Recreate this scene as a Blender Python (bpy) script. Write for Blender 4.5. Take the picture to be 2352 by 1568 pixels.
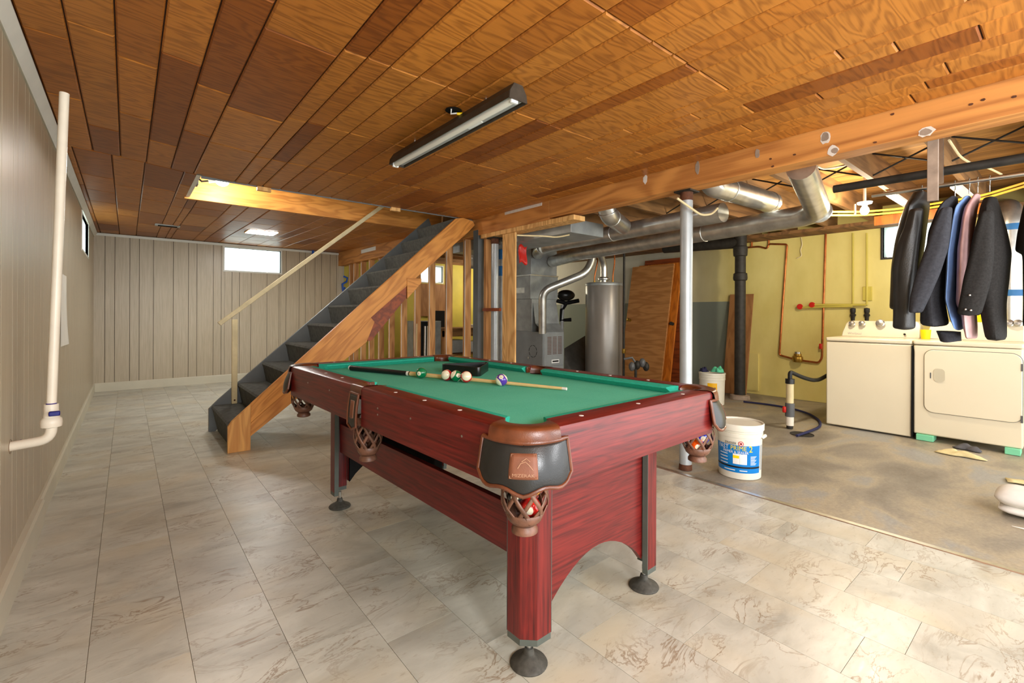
import bpy, math, random
from mathutils import Vector, Matrix
R = random.Random(7)
SC = bpy.context.scene
COL = SC.collection
for o in list(bpy.data.objects): bpy.data.objects.remove(o)

# ------------------------------------------------------------------ camera
F, TH, CX, CY, ROLL, CH = 1073.3, 0.68906, 1176.0, 720.6, 0.004, 1.14
FW = Vector((math.sin(TH), math.cos(TH), 0)); RT = Vector((math.cos(TH), -math.sin(TH), 0)); UP = Vector((0, 0, 1))
CAMP = Vector((0, 0, CH)); _c, _s = math.cos(ROLL), math.sin(ROLL)
cd = bpy.data.cameras.new('camera'); cam = bpy.data.objects.new('camera', cd); COL.objects.link(cam)
ax, ay, az = RT * _c + UP * _s, UP * _c - RT * _s, -FW
cam.matrix_world = Matrix(((ax.x, ay.x, az.x, 0), (ax.y, ay.y, az.y, 0), (ax.z, ay.z, az.z, CH), (0, 0, 0, 1)))
cd.sensor_width = 36; cd.lens = F / 2352 * 36; cd.shift_y = -(784 - CY) / 2352; cd.clip_start = 0.02
SC.camera = cam
def ray(px, py):
    du, dv = px - CX, py - CY
    u, v = _c * du + _s * dv, -_s * du + _c * dv
    return FW * F + RT * u - UP * v
def A(px, py, **k):                      # photo pixel -> point on a known plane X=, Y= or Z=
    d = ray(px, py); (a, val), = k.items(); i = 'XYZ'.index(a)
    return CAMP + d * ((val - CAMP[i]) / d[i])
def D(px, py, z): return CAMP + ray(px, py) * (z / F)     # photo pixel -> point at a known depth

# ------------------------------------------------------------------ world, lamps, exposure
w = bpy.data.worlds.new('world'); SC.world = w; w.use_nodes = True
bg = w.node_tree.nodes['Background']; bg.inputs[0].default_value = (0.96, 0.99, 1.0, 1); bg.inputs[1].default_value = 2.7
vs = SC.view_settings; vs.view_transform = 'Standard'; vs.look = 'None'; vs.gamma = 1; vs.use_curve_mapping = False
vs.exposure = 0.6
def lamp(name, loc, power, color, r=0.04):
    l = bpy.data.lights.new(name, 'POINT'); l.energy = power; l.color = color; l.shadow_soft_size = r
    o = bpy.data.objects.new(name, l); o.location = loc; COL.objects.link(o); return o
STAIR_LAMP = Vector((0.66, 4.93, 2.33)); UTIL_LAMP = Vector((5.16, 1.24, 2.09)); SHOP_LAMP = Vector((6.1, 8.0, 2.05))
lamp('stair_bulb_light', STAIR_LAMP + Vector((0.03, 0, -.02)), 42, (1, .96, .9), .05)
lamp('utility_bulb_light', UTIL_LAMP + Vector((0, 0, -.07)), 50, (1, .88, .66), .05)
lamp('workshop_bulb_light', SHOP_LAMP + Vector((0, 0, -.07)), 30, (1, .9, .7), .05)
REAR_FILLS = [Vector((.35, -1.0, 1.45)), Vector((2.3, -1.0, 1.45))]  # unseen fill lights, added behind the camera to brighten the room
for i, p in enumerate(REAR_FILLS):
    lamp('rear_fill_light', p, (84, 44)[i], (.97, .98, 1), .2)
FAR_PANEL = Vector((1.42, 7.12, 2.240))

# ------------------------------------------------------------------ materials
MATS = {}
class NT:
    def __init__(s, name):
        s.m = bpy.data.materials.new(name); s.m.use_nodes = True; s.t = s.m.node_tree
        s.b = s.t.nodes['Principled BSDF']; s.out = s.t.nodes['Material Output']; MATS[name] = s.m
    def n(s, ty, ins=None, **k):
        q = s.t.nodes.new(ty)
        for a, b in k.items(): setattr(q, a, b)
        for a, b in (ins or {}).items():
            if isinstance(b, bpy.types.NodeSocket): s.t.links.new(b, q.inputs[a])
            else: q.inputs[a].default_value = b
        return q
    def link(s, a, b): s.t.links.new(a, b)
    def math(s, op, a, b=0.0, c=0.0):
        q = s.n('ShaderNodeMath', {0: a, 1: b, 2: c}, operation=op); return q.outputs[0]
    def ramp(s, fac, stops):
        q = s.n('ShaderNodeValToRGB', {0: fac}); e = q.color_ramp.elements
        while len(e) < len(stops): e.new(.5)
        for el, (p, c) in zip(e, stops): el.position = p; el.color = (*c, 1)
        return q.outputs[0]
    def mix(s, fac, a, b, mode='MIX'):
        q = s.n('ShaderNodeMix', data_type='RGBA', blend_type=mode)
        for i, v in ((0, fac), (6, a), (7, b)):
            if isinstance(v, bpy.types.NodeSocket): s.link(v, q.inputs[i])
            elif i == 0: q.inputs[i].default_value = v
            else: q.inputs[i].default_value = (*v, 1)
        return q.outputs[2]
    def coords(s, scale=(1, 1, 1), rand=0.0, kind='Object', rot=None):
        tc = s.n('ShaderNodeTexCoord').outputs[kind]
        if rot: tc = s.n('ShaderNodeMapping', {0: tc, 2: rot}).outputs[0]
        mp = s.n('ShaderNodeMapping', {0: tc, 3: scale})
        v = mp.outputs[0]
        if rand:
            r = s.n('ShaderNodeObjectInfo').outputs['Random']
            off = s.n('ShaderNodeCombineXYZ', {0: s.math('MULTIPLY', r, 37.0 * rand), 1: s.math('MULTIPLY', r, 91.0 * rand), 2: s.math('MULTIPLY', r, 17.0 * rand)}).outputs[0]
            v = s.n('ShaderNodeVectorMath', {0: v, 1: off}, operation='ADD').outputs[0]
        return v
    def noise(s, v, scale, detail=3, rough=.5, dist=0.0):
        return s.n('ShaderNodeTexNoise', {'Vector': v, 'Scale': scale, 'Detail': detail, 'Roughness': rough, 'Distortion': dist}).outputs[0]
    def done(s, col, rough=.5, metal=0.0, spec=.5, bump=None, bs=.2, bd=.002, **k):
        b = s.b
        if isinstance(col, bpy.types.NodeSocket): s.link(col, b.inputs['Base Color'])
        else: b.inputs['Base Color'].default_value = (*col, 1)
        if isinstance(rough, bpy.types.NodeSocket): s.link(rough, b.inputs['Roughness'])
        else: b.inputs['Roughness'].default_value = rough
        b.inputs['Metallic'].default_value = metal; b.inputs['Specular IOR Level'].default_value = spec
        if bump is not None:
            bp = s.n('ShaderNodeBump', {'Height': bump, 'Strength': bs, 'Distance': bd}); s.link(bp.outputs[0], b.inputs['Normal'])
        for a, v in k.items(): b.inputs[a].default_value = v
        return s.m
def lin(r, g, b):
    f = lambda c: (c / 255 / 12.92) if c / 255 <= .04045 else ((c / 255 + .055) / 1.055) ** 2.4
    return (f(r), f(g), f(b))
def plain(name, col, rough=.5, metal=0.0, var=.12, scale=8.0, spec=.4, bump=0.0, **k):
    t = NT(name); v = t.coords(); n = t.noise(v, scale, 4)
    dark = tuple(c * (1 - var) for c in col); lite = tuple(min(1, c * (1 + var)) for c in col)
    c = t.ramp(n, [(.3, dark), (.7, lite)])
    return t.done(c, rough, metal, spec, bump=(t.noise(v, scale * 12, 3) if bump else None), bs=bump or .1, **k)
def wood(name, base, dark, axis=0, rand=1.0, rough=.5, ring=7.0, sc=1.0, var=.35, tone=None, spec=.4, rot=None, rw=.5):
    """contours of a stretched noise give plank figure; axis = grain direction"""
    t = NT(name); s = [3.2 * sc] * 3; s[axis] = .55 * sc
    v = t.coords(tuple(s), rand, rot=rot)
    n1 = t.noise(v, 1.6, 2, .45, .3)
    rings = t.math('SINE', t.math('MULTIPLY', n1, ring * 6.28))
    s2 = [70 * sc] * 3; s2[axis] = 2.2 * sc
    fine = t.noise(t.coords(tuple(s2), rand, rot=rot), 1.0, 3, .6)
    f = t.math('ADD', t.math('MULTIPLY', rings, rw), t.math('MULTIPLY', t.math('SUBTRACT', fine, .5), 1.3))
    c = t.ramp(t.math('MULTIPLY_ADD', f, .5, .5), [(.08, dark), (.55, base), (.95, tuple(min(1, x * 1.18) for x in base))])
    if rand:
        r = t.n('ShaderNodeObjectInfo').outputs['Random']
        tn = tone or [(0, (.62, .52, .45)), (.25, (.85, .78, .7)), (.55, (1, 1, 1)), (1, (1.12, 1.1, 1.0))]
        c = t.mix(var * 2, c, t.ramp(t.math('FRACT', t.math('MULTIPLY', r, 7.31)), tn), 'MULTIPLY')
    return t.done(c, rough, 0, spec, bump=fine, bs=.08)

ORANGE = lin(205, 138, 66)
wood('ceiling_ply', lin(178, 114, 46), lin(126, 72, 26), 0, 1.0, .42, 10.0, 2.0, .5, spec=.35, rw=.36,
     tone=[(0, (.50, .36, .28)), (.2, (.74, .60, .48)), (.3, (.9, .84, .78)), (.6, (1, 1, 1)), (.85, (1.1, 1.06, .95)), (1, (.8, .7, .6))])
wood('beam_wood', lin(200, 136, 70), lin(158, 96, 44), 1, 0, .6, 7, .8)
wood('stringer_wood', lin(208, 142, 66), lin(178, 110, 44), 0, .5, .5, 6, 2.0, .12)
wood('stair_wood', lin(208, 142, 66), lin(180, 112, 46), 0, .5, .5, 6, 1.6, .12, rot=(0, math.radians(42), 0))
wood('stud_wood', lin(206, 152, 96), lin(164, 108, 60), 2, 1.0, .7, 6, 1.2, .3)
wood('pine_post', lin(214, 156, 84), lin(188, 124, 58), 2, 0, .5, 5, 1.6)
wood('pale_wood', lin(222, 176, 112), lin(190, 134, 70), 2, 1.0, .6, 7, 1.5, .15)
wood('joist_wood', lin(142, 104, 62), lin(100, 70, 40), 0, 1.0, .8, 5, 1.0, .3)
wood('subfloor_wood', lin(176, 128, 66), lin(128, 88, 42), 1, 1.0, .75, 5, 1.0, .35)
wood('door_ply', lin(184, 128, 72), lin(158, 102, 52), 1, 0, .5, 4, 1.8)
wood('door_orange', lin(205, 118, 36), lin(165, 84, 20), 2, 0, .4, 5, 1.4)
wood('door_red', lin(140, 66, 26), lin(98, 42, 16), 1, 0, .5, 5, 1.4)
wood('hardboard', lin(160, 112, 66), lin(138, 92, 50), 2, 0, .6, 3, 2)
def laminate(name, axis):
    t = NT(name); s = [110, 110, 110]; s[axis] = 3.0
    f = t.noise(t.coords(tuple(s), 0), 1, 4, .6)
    s2 = [16, 16, 16]; s2[axis] = 1.6
    g = t.math('SINE', t.math('MULTIPLY', t.noise(t.coords(tuple(s2), 0), 1.2, 2, .5, .4), 46))
    k = t.math('MULTIPLY_ADD', g, .05, f)
    c = t.ramp(k, [(.25, lin(62, 14, 13)), (.5, lin(102, 24, 22)), (.8, lin(130, 36, 30))])
    return t.done(c, .34, 0, .45, bump=f, bs=.04)
for i, a in enumerate('xyz'): laminate('mahogany_' + a, i)
t = NT('panel_board'); s2 = t.noise(t.coords((90, 90, 3), 1), 1, 3, .6)
n = t.noise(t.coords((6, 6, .8), 1), 1.3, 2); rg = t.math('SINE', t.math('MULTIPLY', n, 50))
c = t.ramp(t.math('MULTIPLY_ADD', rg, .03, s2), [(.2, lin(170, 156, 128)), (.6, lin(188, 174, 148)), (.9, lin(198, 186, 162))])
t.done(c, .33, 0, .5, bump=s2, bs=.05)
t = NT('floor_tile'); v = t.coords((1, 1, 1), 1); v2 = t.coords((1.6, 3.4, 1), 1.7)
a = t.noise(v2, 1.6, 5, .6, .6); b = t.noise(v, 2.3, 3, .5, .3); f = t.noise(t.coords((14, 40, 14), 1), 1.5, 4, .7)
c = t.ramp(a, [(.28, lin(164, 162, 150)), (.45, lin(188, 187, 174)), (.6, lin(203, 202, 189)), (.78, lin(217, 217, 206))])
c = t.mix(t.math('MULTIPLY', t.math('GREATER_THAN', b, .55), .0), c, lin(190, 160, 115))
c = t.mix(t.ramp(b, [(.5, (0, 0, 0)), (.72, (.55, .55, .55))]), c, lin(204, 190, 158))
c = t.mix(t.ramp(t.noise(v, 1.7, 3), [(.55, (0, 0, 0)), (.75, (.6, .6, .6))]), c, lin(176, 172, 160))
ve = t.math('ABSOLUTE', t.math('SUBTRACT', t.noise(v2, 2.1, 5, .62, 1.0), .5))
msk = t.noise(v, 3.1, 2)
c = t.mix(t.math('MULTIPLY', t.ramp(ve, [(0, (1, 1, 1)), (.022, (0, 0, 0))]), t.ramp(msk, [(.45, (0, 0, 0)), (.65, (.75, .75, .75))])), c, lin(128, 100, 66))
c = t.mix(t.ramp(f, [(.58, (0, 0, 0)), (.8, (.55, .55, .55))]), c, lin(140, 122, 92))
t.done(c, t.math('MULTIPLY_ADD', f, .25, .22), 0, .45, bump=f, bs=.06)
t = NT('concrete'); v = t.coords(); a = t.noise(t.coords((1, 1.6, 1)), 1.1, 5, .55, .4); f = t.noise(v, 60, 3, .7)
c = t.ramp(a, [(.3, lin(112, 104, 92)), (.45, lin(136, 128, 114)), (.54, lin(160, 148, 126)), (.6, lin(144, 142, 136)), (.8, lin(160, 158, 154))])
c = t.mix(.25, c, t.ramp(f, [(.3, (.3, .3, .3)), (.7, (.9, .9, .9))]), 'OVERLAY')
t.done(c, t.math('MULTIPLY_ADD', a, -.3, .6), 0, .4, bump=f, bs=.1)
t = NT('yellow_wall')
tc = t.n('ShaderNodeTexCoord').outputs['Object']; sp = t.n('ShaderNodeSeparateXYZ', {0: tc})
a = t.noise(t.coords((1, 1, .5)), 2.0, 4, .6)
yel = t.ramp(a, [(.3, lin(212, 194, 112)), (.7, lin(230, 214, 136))])
pale = t.ramp(a, [(.3, lin(196, 192, 172)), (.7, lin(214, 212, 196))])
up = t.mix(t.n('ShaderNodeMapRange', {0: sp.outputs[1], 1: 3.2, 2: 4.6}).outputs[0], yel, pale)
low = t.mix(t.math('GREATER_THAN', sp.outputs[2], 1.34), lin(138, 146, 132), up)
c = t.mix(t.math('GREATER_THAN', sp.outputs[1], 3.25), yel, low)
t.done(c, .6, 0, .3, bump=t.noise(t.coords(), 30, 4), bs=.15, bd=.004)
plain('bright_yellow', lin(200, 182, 78), .6, var=.15, scale=2)
plain('cream_trim', lin(206, 200, 178), .4, var=.05, scale=5)
plain('white_trim', lin(222, 222, 212), .4, var=.04)
t = NT('carpet'); f = t.noise(t.coords(), 420, 3, .8); g = t.noise(t.coords(), 25, 3)
t.done(t.ramp(t.math('MULTIPLY_ADD', g, .35, f), [(.45, lin(58, 60, 60)), (.85, lin(122, 122, 116))]), .95, 0, .1, bump=f, bs=.9, bd=.006)
plain('grey_paint', lin(108, 112, 112), .5, var=.12, scale=6)
t = NT('felt'); f = t.noise(t.coords(), 420, 2, .8); g = t.noise(t.coords((1, 1, 1)), 5, 3)
t.done(t.mix(.3, t.ramp(g, [(.3, lin(88, 192, 164)), (.7, lin(98, 202, 174))]), t.ramp(f, [(.4, lin(66, 170, 144)), (.75, lin(150, 226, 202))])), .95, 0, .05, bump=f, bs=.15, bd=.0006)
plain('felt_cushion', lin(52, 170, 146), .95, var=.1, scale=60, spec=.05)
plain('brown_leather', lin(100, 52, 28), .3, var=.25, scale=30, spec=.5, bump=.2)
plain('net_leather', lin(108, 72, 54), .42, var=.3, scale=40, spec=.5, bump=.2)
plain('black_leather', lin(30, 30, 30), .3, var=.25, scale=25, spec=.5, bump=.15)
plain('emblem_leather', lin(122, 74, 52), .5, var=.12, scale=40, spec=.4, bump=.2)
plain('stitch', lin(168, 128, 100), .5)
plain('black_plastic', lin(22, 22, 22), .3, var=.2, spec=.5)
plain('black_matte', lin(14, 14, 14), .7, var=.2, spec=.2)
plain('rubber_foot', lin(70, 68, 62), .6, var=.3, scale=60, spec=.3)
plain('grey_edge', lin(84, 90, 84), .5, var=.15)
plain('white_plastic', lin(226, 222, 206), .35, var=.04, scale=10)
plain('pvc_white', lin(236, 226, 206), .3, var=.05, scale=10)
plain('pvc_grey', lin(92, 92, 92), .4)
plain('purple_primer', lin(66, 52, 128), .5)
plain('blue_plastic', lin(28, 34, 120), .35)
plain('red_plastic', lin(196, 34, 22), .35)
plain('appliance_white', lin(226, 214, 186), .28, var=.02, scale=3, spec=.5)
plain('appliance_trim', lin(196, 186, 160), .35, var=.03)
plain('label_blue', lin(0, 122, 200), .35, var=.05)
plain('label_white', lin(238, 238, 234), .4, var=.02)
plain('label_yellow', lin(252, 214, 0), .4, var=.04)
plain('label_black', lin(16, 16, 20), .4)
plain('label_red', lin(206, 50, 44), .4)
plain('label_orange', lin(240, 180, 0), .4, var=.05)
plain('label_grey', lin(170, 172, 170), .5)
plain('gold', lin(214, 176, 60), .35, .6)
plain('steel', lin(200, 200, 196), .3, 1.0, var=.1, scale=20)
plain('galvanised', lin(206, 206, 200), .3, .85, var=.22, scale=9, spec=.5, bump=.05)
plain('galv_dull', lin(158, 162, 160), .45, .35, var=.2, scale=7, bump=.05)
plain('heater_grey', lin(142, 136, 128), .34, .35, var=.06, scale=5, spec=.5)
plain('furnace_grey', lin(142, 146, 146), .45, .15, var=.12, scale=5)
plain('post_paint', lin(176, 182, 184), .35, .3, var=.12, scale=6)
plain('cast_iron', lin(48, 44, 38), .6, .2, var=.3, scale=20, bump=.2)
plain('rust', lin(90, 52, 30), .8, var=.4, scale=30)
plain('copper', lin(184, 108, 58), .35, .9, var=.3, scale=14)
plain('brass', lin(176, 140, 62), .35, .9, var=.25, scale=20)
plain('alu_strip', lin(216, 214, 208), .3, .9, var=.12, scale=20)
plain('maple', lin(226, 196, 136), .3, var=.06, scale=20)
plain('paper', lin(232, 230, 220), .7, var=.04)
plain('cloth_white', lin(226, 222, 214), .9, var=.05, scale=20, spec=.1)
plain('cloth_cream', lin(216, 200, 150), .9, var=.1, scale=20, spec=.1)
plain('cloth_grey', lin(92, 90, 92), .9, var=.1, scale=30, spec=.1)
plain('leather_jacket', lin(34, 33, 31), .38, var=.3, scale=14, spec=.5, bump=.3)
plain('suit_charcoal', lin(58, 59, 64), .9, var=.18, scale=90, spec=.1)
plain('suit_black', lin(46, 45, 44), .92, var=.2, scale=120, spec=.1)
plain('shirt_blue', lin(128, 164, 222), .85, var=.12, scale=14, spec=.1)
plain('shirt_pink', lin(204, 166, 164), .85, var=.12, scale=16, spec=.1)
plain('cable_cream', lin(214, 196, 150), .5)
plain('rail_paint', lin(206, 190, 150), .6, var=.1, scale=12)
plain('cable_yellow', lin(226, 170, 50), .5)
plain('cable_black', lin(26, 26, 24), .5)
plain('tape_blue', lin(36, 98, 150), .5)
plain('wire_blue', lin(30, 90, 190), .5)
plain('foam_green', lin(124, 204, 160), .7, var=.05)
plain('rag_teal', lin(90, 190, 150), .8)
plain('rag_navy', lin(34, 34, 70), .8)
plain('treadmill_grey', lin(70, 68, 62), .6, var=.3)
plain('putty', lin(214, 206, 196), .8, var=.08, scale=20)
plain('scuff_grey', lin(150, 132, 116), .8, var=.2, scale=20)
plain('lampshade_dark', lin(70, 62, 52), .45, .3, var=.2, scale=20)
plain('plaster_dim', lin(120, 116, 104), .8)
plain('groove_dark', lin(66, 52, 34), .8)
plain('ceiling_back', lin(62, 34, 14), .7)
plain('grout', lin(150, 138, 114), .8)
def emit(name, col, st):
    t = NT(name); t.done(col, .4, 0, .3); t.b.inputs['Emission Color'].default_value = (*col, 1); t.b.inputs['Emission Strength'].default_value = st
emit('bulb_glow', (1, .95, .86), 18); emit('bulb_warm', (1, .86, .55), 14); emit('panel_glow', (1, 1, .97), 60)
t = NT('glass_block'); tr = t.n('ShaderNodeBsdfTranslucent', {0: (.93, 1, .97, 1)}); gl = t.n('ShaderNodeBsdfTransparent', {0: (.9, 1, .96, 1)})
gs = t.n('ShaderNodeBsdfGlossy', {0: (1, 1, 1, 1), 1: .15}); m1 = t.n('ShaderNodeMixShader', {0: .45, 1: tr.outputs[0], 2: gl.outputs[0]})
m2 = t.n('ShaderNodeMixShader', {0: .06, 1: m1.outputs[0], 2: gs.outputs[0]}); t.link(m2.outputs[0], t.out.inputs[0])
t = NT('tube_glass'); t.done((.86, .84, .76), .3, 0, .5)
def ball_mat(name, col, stripe):
    t = NT(name); tc = t.n('ShaderNodeTexCoord').outputs['Object']; sp = t.n('ShaderNodeSeparateXYZ', {0: tc})
    iv = lin(236, 228, 200)
    c = t.mix(t.math('GREATER_THAN', t.math('ABSOLUTE', sp.outputs[2]), .0165), col, iv) if stripe else t.mix(0, col, col)
    c = t.mix(t.math('GREATER_THAN', sp.outputs[0], .0262), c, iv)
    t.done(c, .12, 0, .5, **{'Coat Weight': .5})
for nm, c_, st in (('ball_green', lin(0, 118, 72), 0), ('ball_green_stripe', lin(0, 112, 66), 1), ('ball_red_stripe', lin(206, 26, 22), 1),
                   ('ball_maroon_stripe', lin(176, 24, 34), 1), ('ball_purple_stripe', lin(84, 52, 160), 1), ('ball_red', lin(224, 40, 32), 0),
                   ('ball_yellow', lin(236, 170, 20), 0), ('ball_black', lin(20, 20, 20), 0), ('ball_blue', lin(40, 60, 200), 0), ('ball_orange', lin(240, 90, 20), 0)):
    ball_mat(nm, c_, st)

# ------------------------------------------------------------------ mesh helpers
class MB:
    def __init__(s): s.v = []; s.f = []
    def add(s, vs, fs):
        o = len(s.v); s.v += [tuple(v) for v in vs]; s.f += [tuple(i + o for i in f) for f in fs]; return s
    def box(s, x0, x1, y0, y1, z0, z1):
        return s.add([(x0, y0, z0), (x1, y0, z0), (x1, y1, z0), (x0, y1, z0), (x0, y0, z1), (x1, y0, z1), (x1, y1, z1), (x0, y1, z1)],
                     [(0, 3, 2, 1), (4, 5, 6, 7), (0, 1, 5, 4), (1, 2, 6, 5), (2, 3, 7, 6), (3, 0, 4, 7)])
    def cbox(s, c, d): return s.box(c[0] - d[0] / 2, c[0] + d[0] / 2, c[1] - d[1] / 2, c[1] + d[1] / 2, c[2] - d[2] / 2, c[2] + d[2] / 2)
    def tube(s, pts, r, n=10, cap=True, ell=None):
        pts = [Vector(p) for p in pts]; rs = r if isinstance(r, (list, tuple)) else [r] * len(pts)
        vs = []; ref = None
        for i, p in enumerate(pts):
            tg = (pts[min(i + 1, len(pts) - 1)] - pts[max(i - 1, 0)]).normalized()
            if ref is None: ref = Vector((0, 0, 1)) if abs(tg.z) < .9 else Vector((1, 0, 0))
            a = (ref - tg * ref.dot(tg)).normalized(); b = tg.cross(a); ref = a
            for k in range(n):
                t_ = 2 * math.pi * k / n; vs.append(p + a * (math.cos(t_) * rs[i]) + b * (math.sin(t_) * rs[i]))
        m = len(pts); fs = [(i * n + k, i * n + (k + 1) % n, (i + 1) * n + (k + 1) % n, (i + 1) * n + k) for i in range(m - 1) for k in range(n)]
        if cap: fs += [tuple(range(n))[::-1], tuple((m - 1) * n + k for k in range(n))]
        return s.add(vs, fs)
    def cyl(s, p, q, r, n=16): return s.tube([p, q], r, n)
    def lathe(s, prof, c=(0, 0, 0), n=24, close=False, a0=0, a1=2 * math.pi):
        full = abs(a1 - a0 - 2 * math.pi) < 1e-6; m = n if full else n + 1
        vs = [(c[0] + r * math.cos(a0 + (a1 - a0) * k / n), c[1] + r * math.sin(a0 + (a1 - a0) * k / n), c[2] + z) for r, z in prof for k in range(m)]
        fs = []
        for i in range(len(prof) - 1):
            for k in range(n if full else n):
                k2 = (k + 1) % m; fs.append((i * m + k, i * m + k2, (i + 1) * m + k2, (i + 1) * m + k))
        if full and close: fs += [tuple(range(m))[::-1], tuple((len(prof) - 1) * m + k for k in range(m))]
        return s.add(vs, fs)
    def sphere(s, c, r, n=16, m=10, sq=(1, 1, 1)):
        vs = [(c[0], c[1], c[2] - r * sq[2])]; 
        for i in range(1, m):
            a = math.pi * i / m
            vs += [(c[0] + r * sq[0] * math.sin(a) * math.cos(2 * math.pi * k / n), c[1] + r * sq[1] * math.sin(a) * math.sin(2 * math.pi * k / n), c[2] - r * sq[2] * math.cos(a)) for k in range(n)]
        vs.append((c[0], c[1], c[2] + r * sq[2])); L = len(vs) - 1
        fs = [(0, 1 + (k + 1) % n, 1 + k) for k in range(n)]
        for i in range(m - 2): fs += [(1 + i * n + k, 1 + i * n + (k + 1) % n, 1 + (i + 1) * n + (k + 1) % n, 1 + (i + 1) * n + k) for k in range(n)]
        fs += [(L, 1 + (m - 2) * n + k, 1 + (m - 2) * n + (k + 1) % n) for k in range(n)]
        return s.add(vs, fs)
    def prism(s, poly, axis, a, b):      # poly in the other two axes (cyclic order)
        def P(u, v, w): return ((w, u, v), (u, w, v), (u, v, w))[axis]
        n = len(poly); vs = [P(u, v, a) for u, v in poly] + [P(u, v, b) for u, v in poly]
        return s.add(vs, [tuple(range(n))[::-1], tuple(range(n, 2 * n))] + [(i, (i + 1) % n, n + (i + 1) % n, n + i) for i in range(n)])
    def grid(s, fn, nu, nv, th=0.0):
        vs = [fn(i / nu, j / nv) for j in range(nv + 1) for i in range(nu + 1)]; W = nu + 1
        return s.add(vs, [(j * W + i, j * W + i + 1, (j + 1) * W + i + 1, (j + 1) * W + i) for j in range(nv) for i in range(nu)])
    def xf(s, M): s.v = [tuple(M @ Vector(v)) for v in s.v]; return s
    def build(s, name, mat, parent=None, smooth=35, bevel=0.0, solid=0.0, loc=None, sub=0):
        me = bpy.data.meshes.new(name); me.from_pydata(s.v, [], s.f); me.update()
        import bmesh
        bm = bmesh.new(); bm.from_mesh(me); bmesh.ops.recalc_face_normals(bm, faces=bm.faces); bm.to_mesh(me); bm.free()
        me.materials.append(MATS[mat])
        if smooth:
            me.polygons.foreach_set('use_smooth', [True] * len(me.polygons)); me.set_sharp_from_angle(angle=math.radians(smooth))
        o = bpy.data.objects.new(name, me); COL.objects.link(o)
        if parent is not None: o.parent = parent
        if loc is not None: o.location = loc
        if solid: q = o.modifiers.new('s', 'SOLIDIFY'); q.thickness = solid; q.offset = 0
        if sub: q = o.modifiers.new('u', 'SUBSURF'); q.levels = q.render_levels = sub
        if bevel: q = o.modifiers.new('b', 'BEVEL'); q.width = bevel; q.segments = 2; q.limit_method = 'ANGLE'
        return o
def tag(o, label=None, cat=None, group=None, kind=None):
    for k, v in (('label', label), ('category', cat), ('group', group), ('kind', kind)):
        if v: o[k] = v
    return o
def empty(name, label, cat, loc=(0, 0, 0), rz=0, group=None, kind=None):
    o = bpy.data.objects.new(name, None); COL.objects.link(o); o.location = loc; o.rotation_euler[2] = rz
    o.empty_display_size = .05
    return tag(o, label, cat, group, kind)
def part(o, label): o['label'] = label; return o
def copy_part(src, parent, M=None):
    o = src.copy(); COL.objects.link(o); o.parent = parent
    if M is not None: o.matrix_local = M
    return o
def text_verts(s, size):
    cu = bpy.data.curves.new('t', 'FONT'); cu.body = s; cu.size = size; cu.align_x = 'CENTER'; cu.align_y = 'CENTER'; cu.resolution_u = 2
    o = bpy.data.objects.new('t', cu); COL.objects.link(o); bpy.context.view_layer.update()
    me = o.to_mesh(); vs = [tuple(v.co) for v in me.vertices]; fs = [tuple(p.vertices) for p in me.polygons]
    o.to_mesh_clear(); bpy.data.objects.remove(o); bpy.data.curves.remove(cu); return vs, fs
def text(name, s, size, fn, mat, parent):   # fn maps flat (x, y) to 3-D
    vs, fs = text_verts(s, size); m = MB(); m.add([fn(x, y) for x, y, z in vs], fs)
    return m.build(name, mat, parent, smooth=0)
def arc_path(p0, p1, p2, r, n=6):     # rounded corner points at p1
    p0, p1, p2 = Vector(p0), Vector(p1), Vector(p2); a = (p0 - p1).normalized(); b = (p2 - p1).normalized()
    s_, e = p1 + a * r, p1 + b * r; out = []
    for i in range(n + 1):
        t_ = i / n; out.append(s_ * (1 - t_) ** 2 + p1 * (2 * t_ * (1 - t_)) + e * t_ ** 2)
    return out
def rounded(pts, r, n=6):
    pts = [Vector(p) for p in pts]; out = [pts[0]]
    for i in range(1, len(pts) - 1):
        rr = min(r, (pts[i] - pts[i - 1]).length * .48, (pts[i + 1] - pts[i]).length * .48); out += arc_path(pts[i - 1], pts[i], pts[i + 1], rr, n)
    return out + [pts[-1]]
def smoothstep(t_): t_ = max(0, min(1, t_)); return t_ * t_ * (3 - 2 * t_)
def cz(x, y): return 2.283 - .07 * smoothstep((x + .37) / 1.1) * smoothstep((8.9 - y) / 3.4)

# ================================================================== THE SETTING
XL, YB, XR, Y0 = -.376, 8.94, 7.0, -1.4
OX0, OX1, OY0, OY1 = .45, 3.05, 4.43, 5.32          # stairwell opening
SX = 3.07                                            # tile / concrete border
# ---- tiled floor
fl = tag(MB().box(XL - .1, SX, Y0, YB + .1, -.06, -.004).build('floor', 'grout'), kind='structure')
tw, tl = .265, .53
edges = [XL] + [-.097 + tw * k for k in range(12)] + [SX - .005]
anchor = {1: 2.43, 2: 2.65, 3: 1.675, 4: 2.05, 5: 1.3, 6: 1.118, 7: 1.4, 8: 1.011, 9: .90, 10: .615, 11: .49, 0: 1.4}
ntile = 0
for i in range(len(edges) - 1):
    x0, x1 = edges[i] + .0008, edges[i + 1] - .0008
    if x1 - x0 < .03: continue
    y = anchor.get(i, 1.2); y -= tl * math.ceil((y - Y0) / tl)
    while y < YB:
        a, b = max(Y0, y) + .0008, min(YB, y + tl) - .0008
        if b - a > .02 and ntile < 298:
            MB().box(x0, x1, a, b, -.01, 0).build('tile', 'floor_tile', fl, smooth=0); ntile += 1
        y += tl
tag(MB().box(SX, XR + .1, Y0, YB + .1, -.06, -.003).build('floor_utility', 'concrete'), 'stained brown concrete floor of the laundry side', None, None, 'structure')
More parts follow.
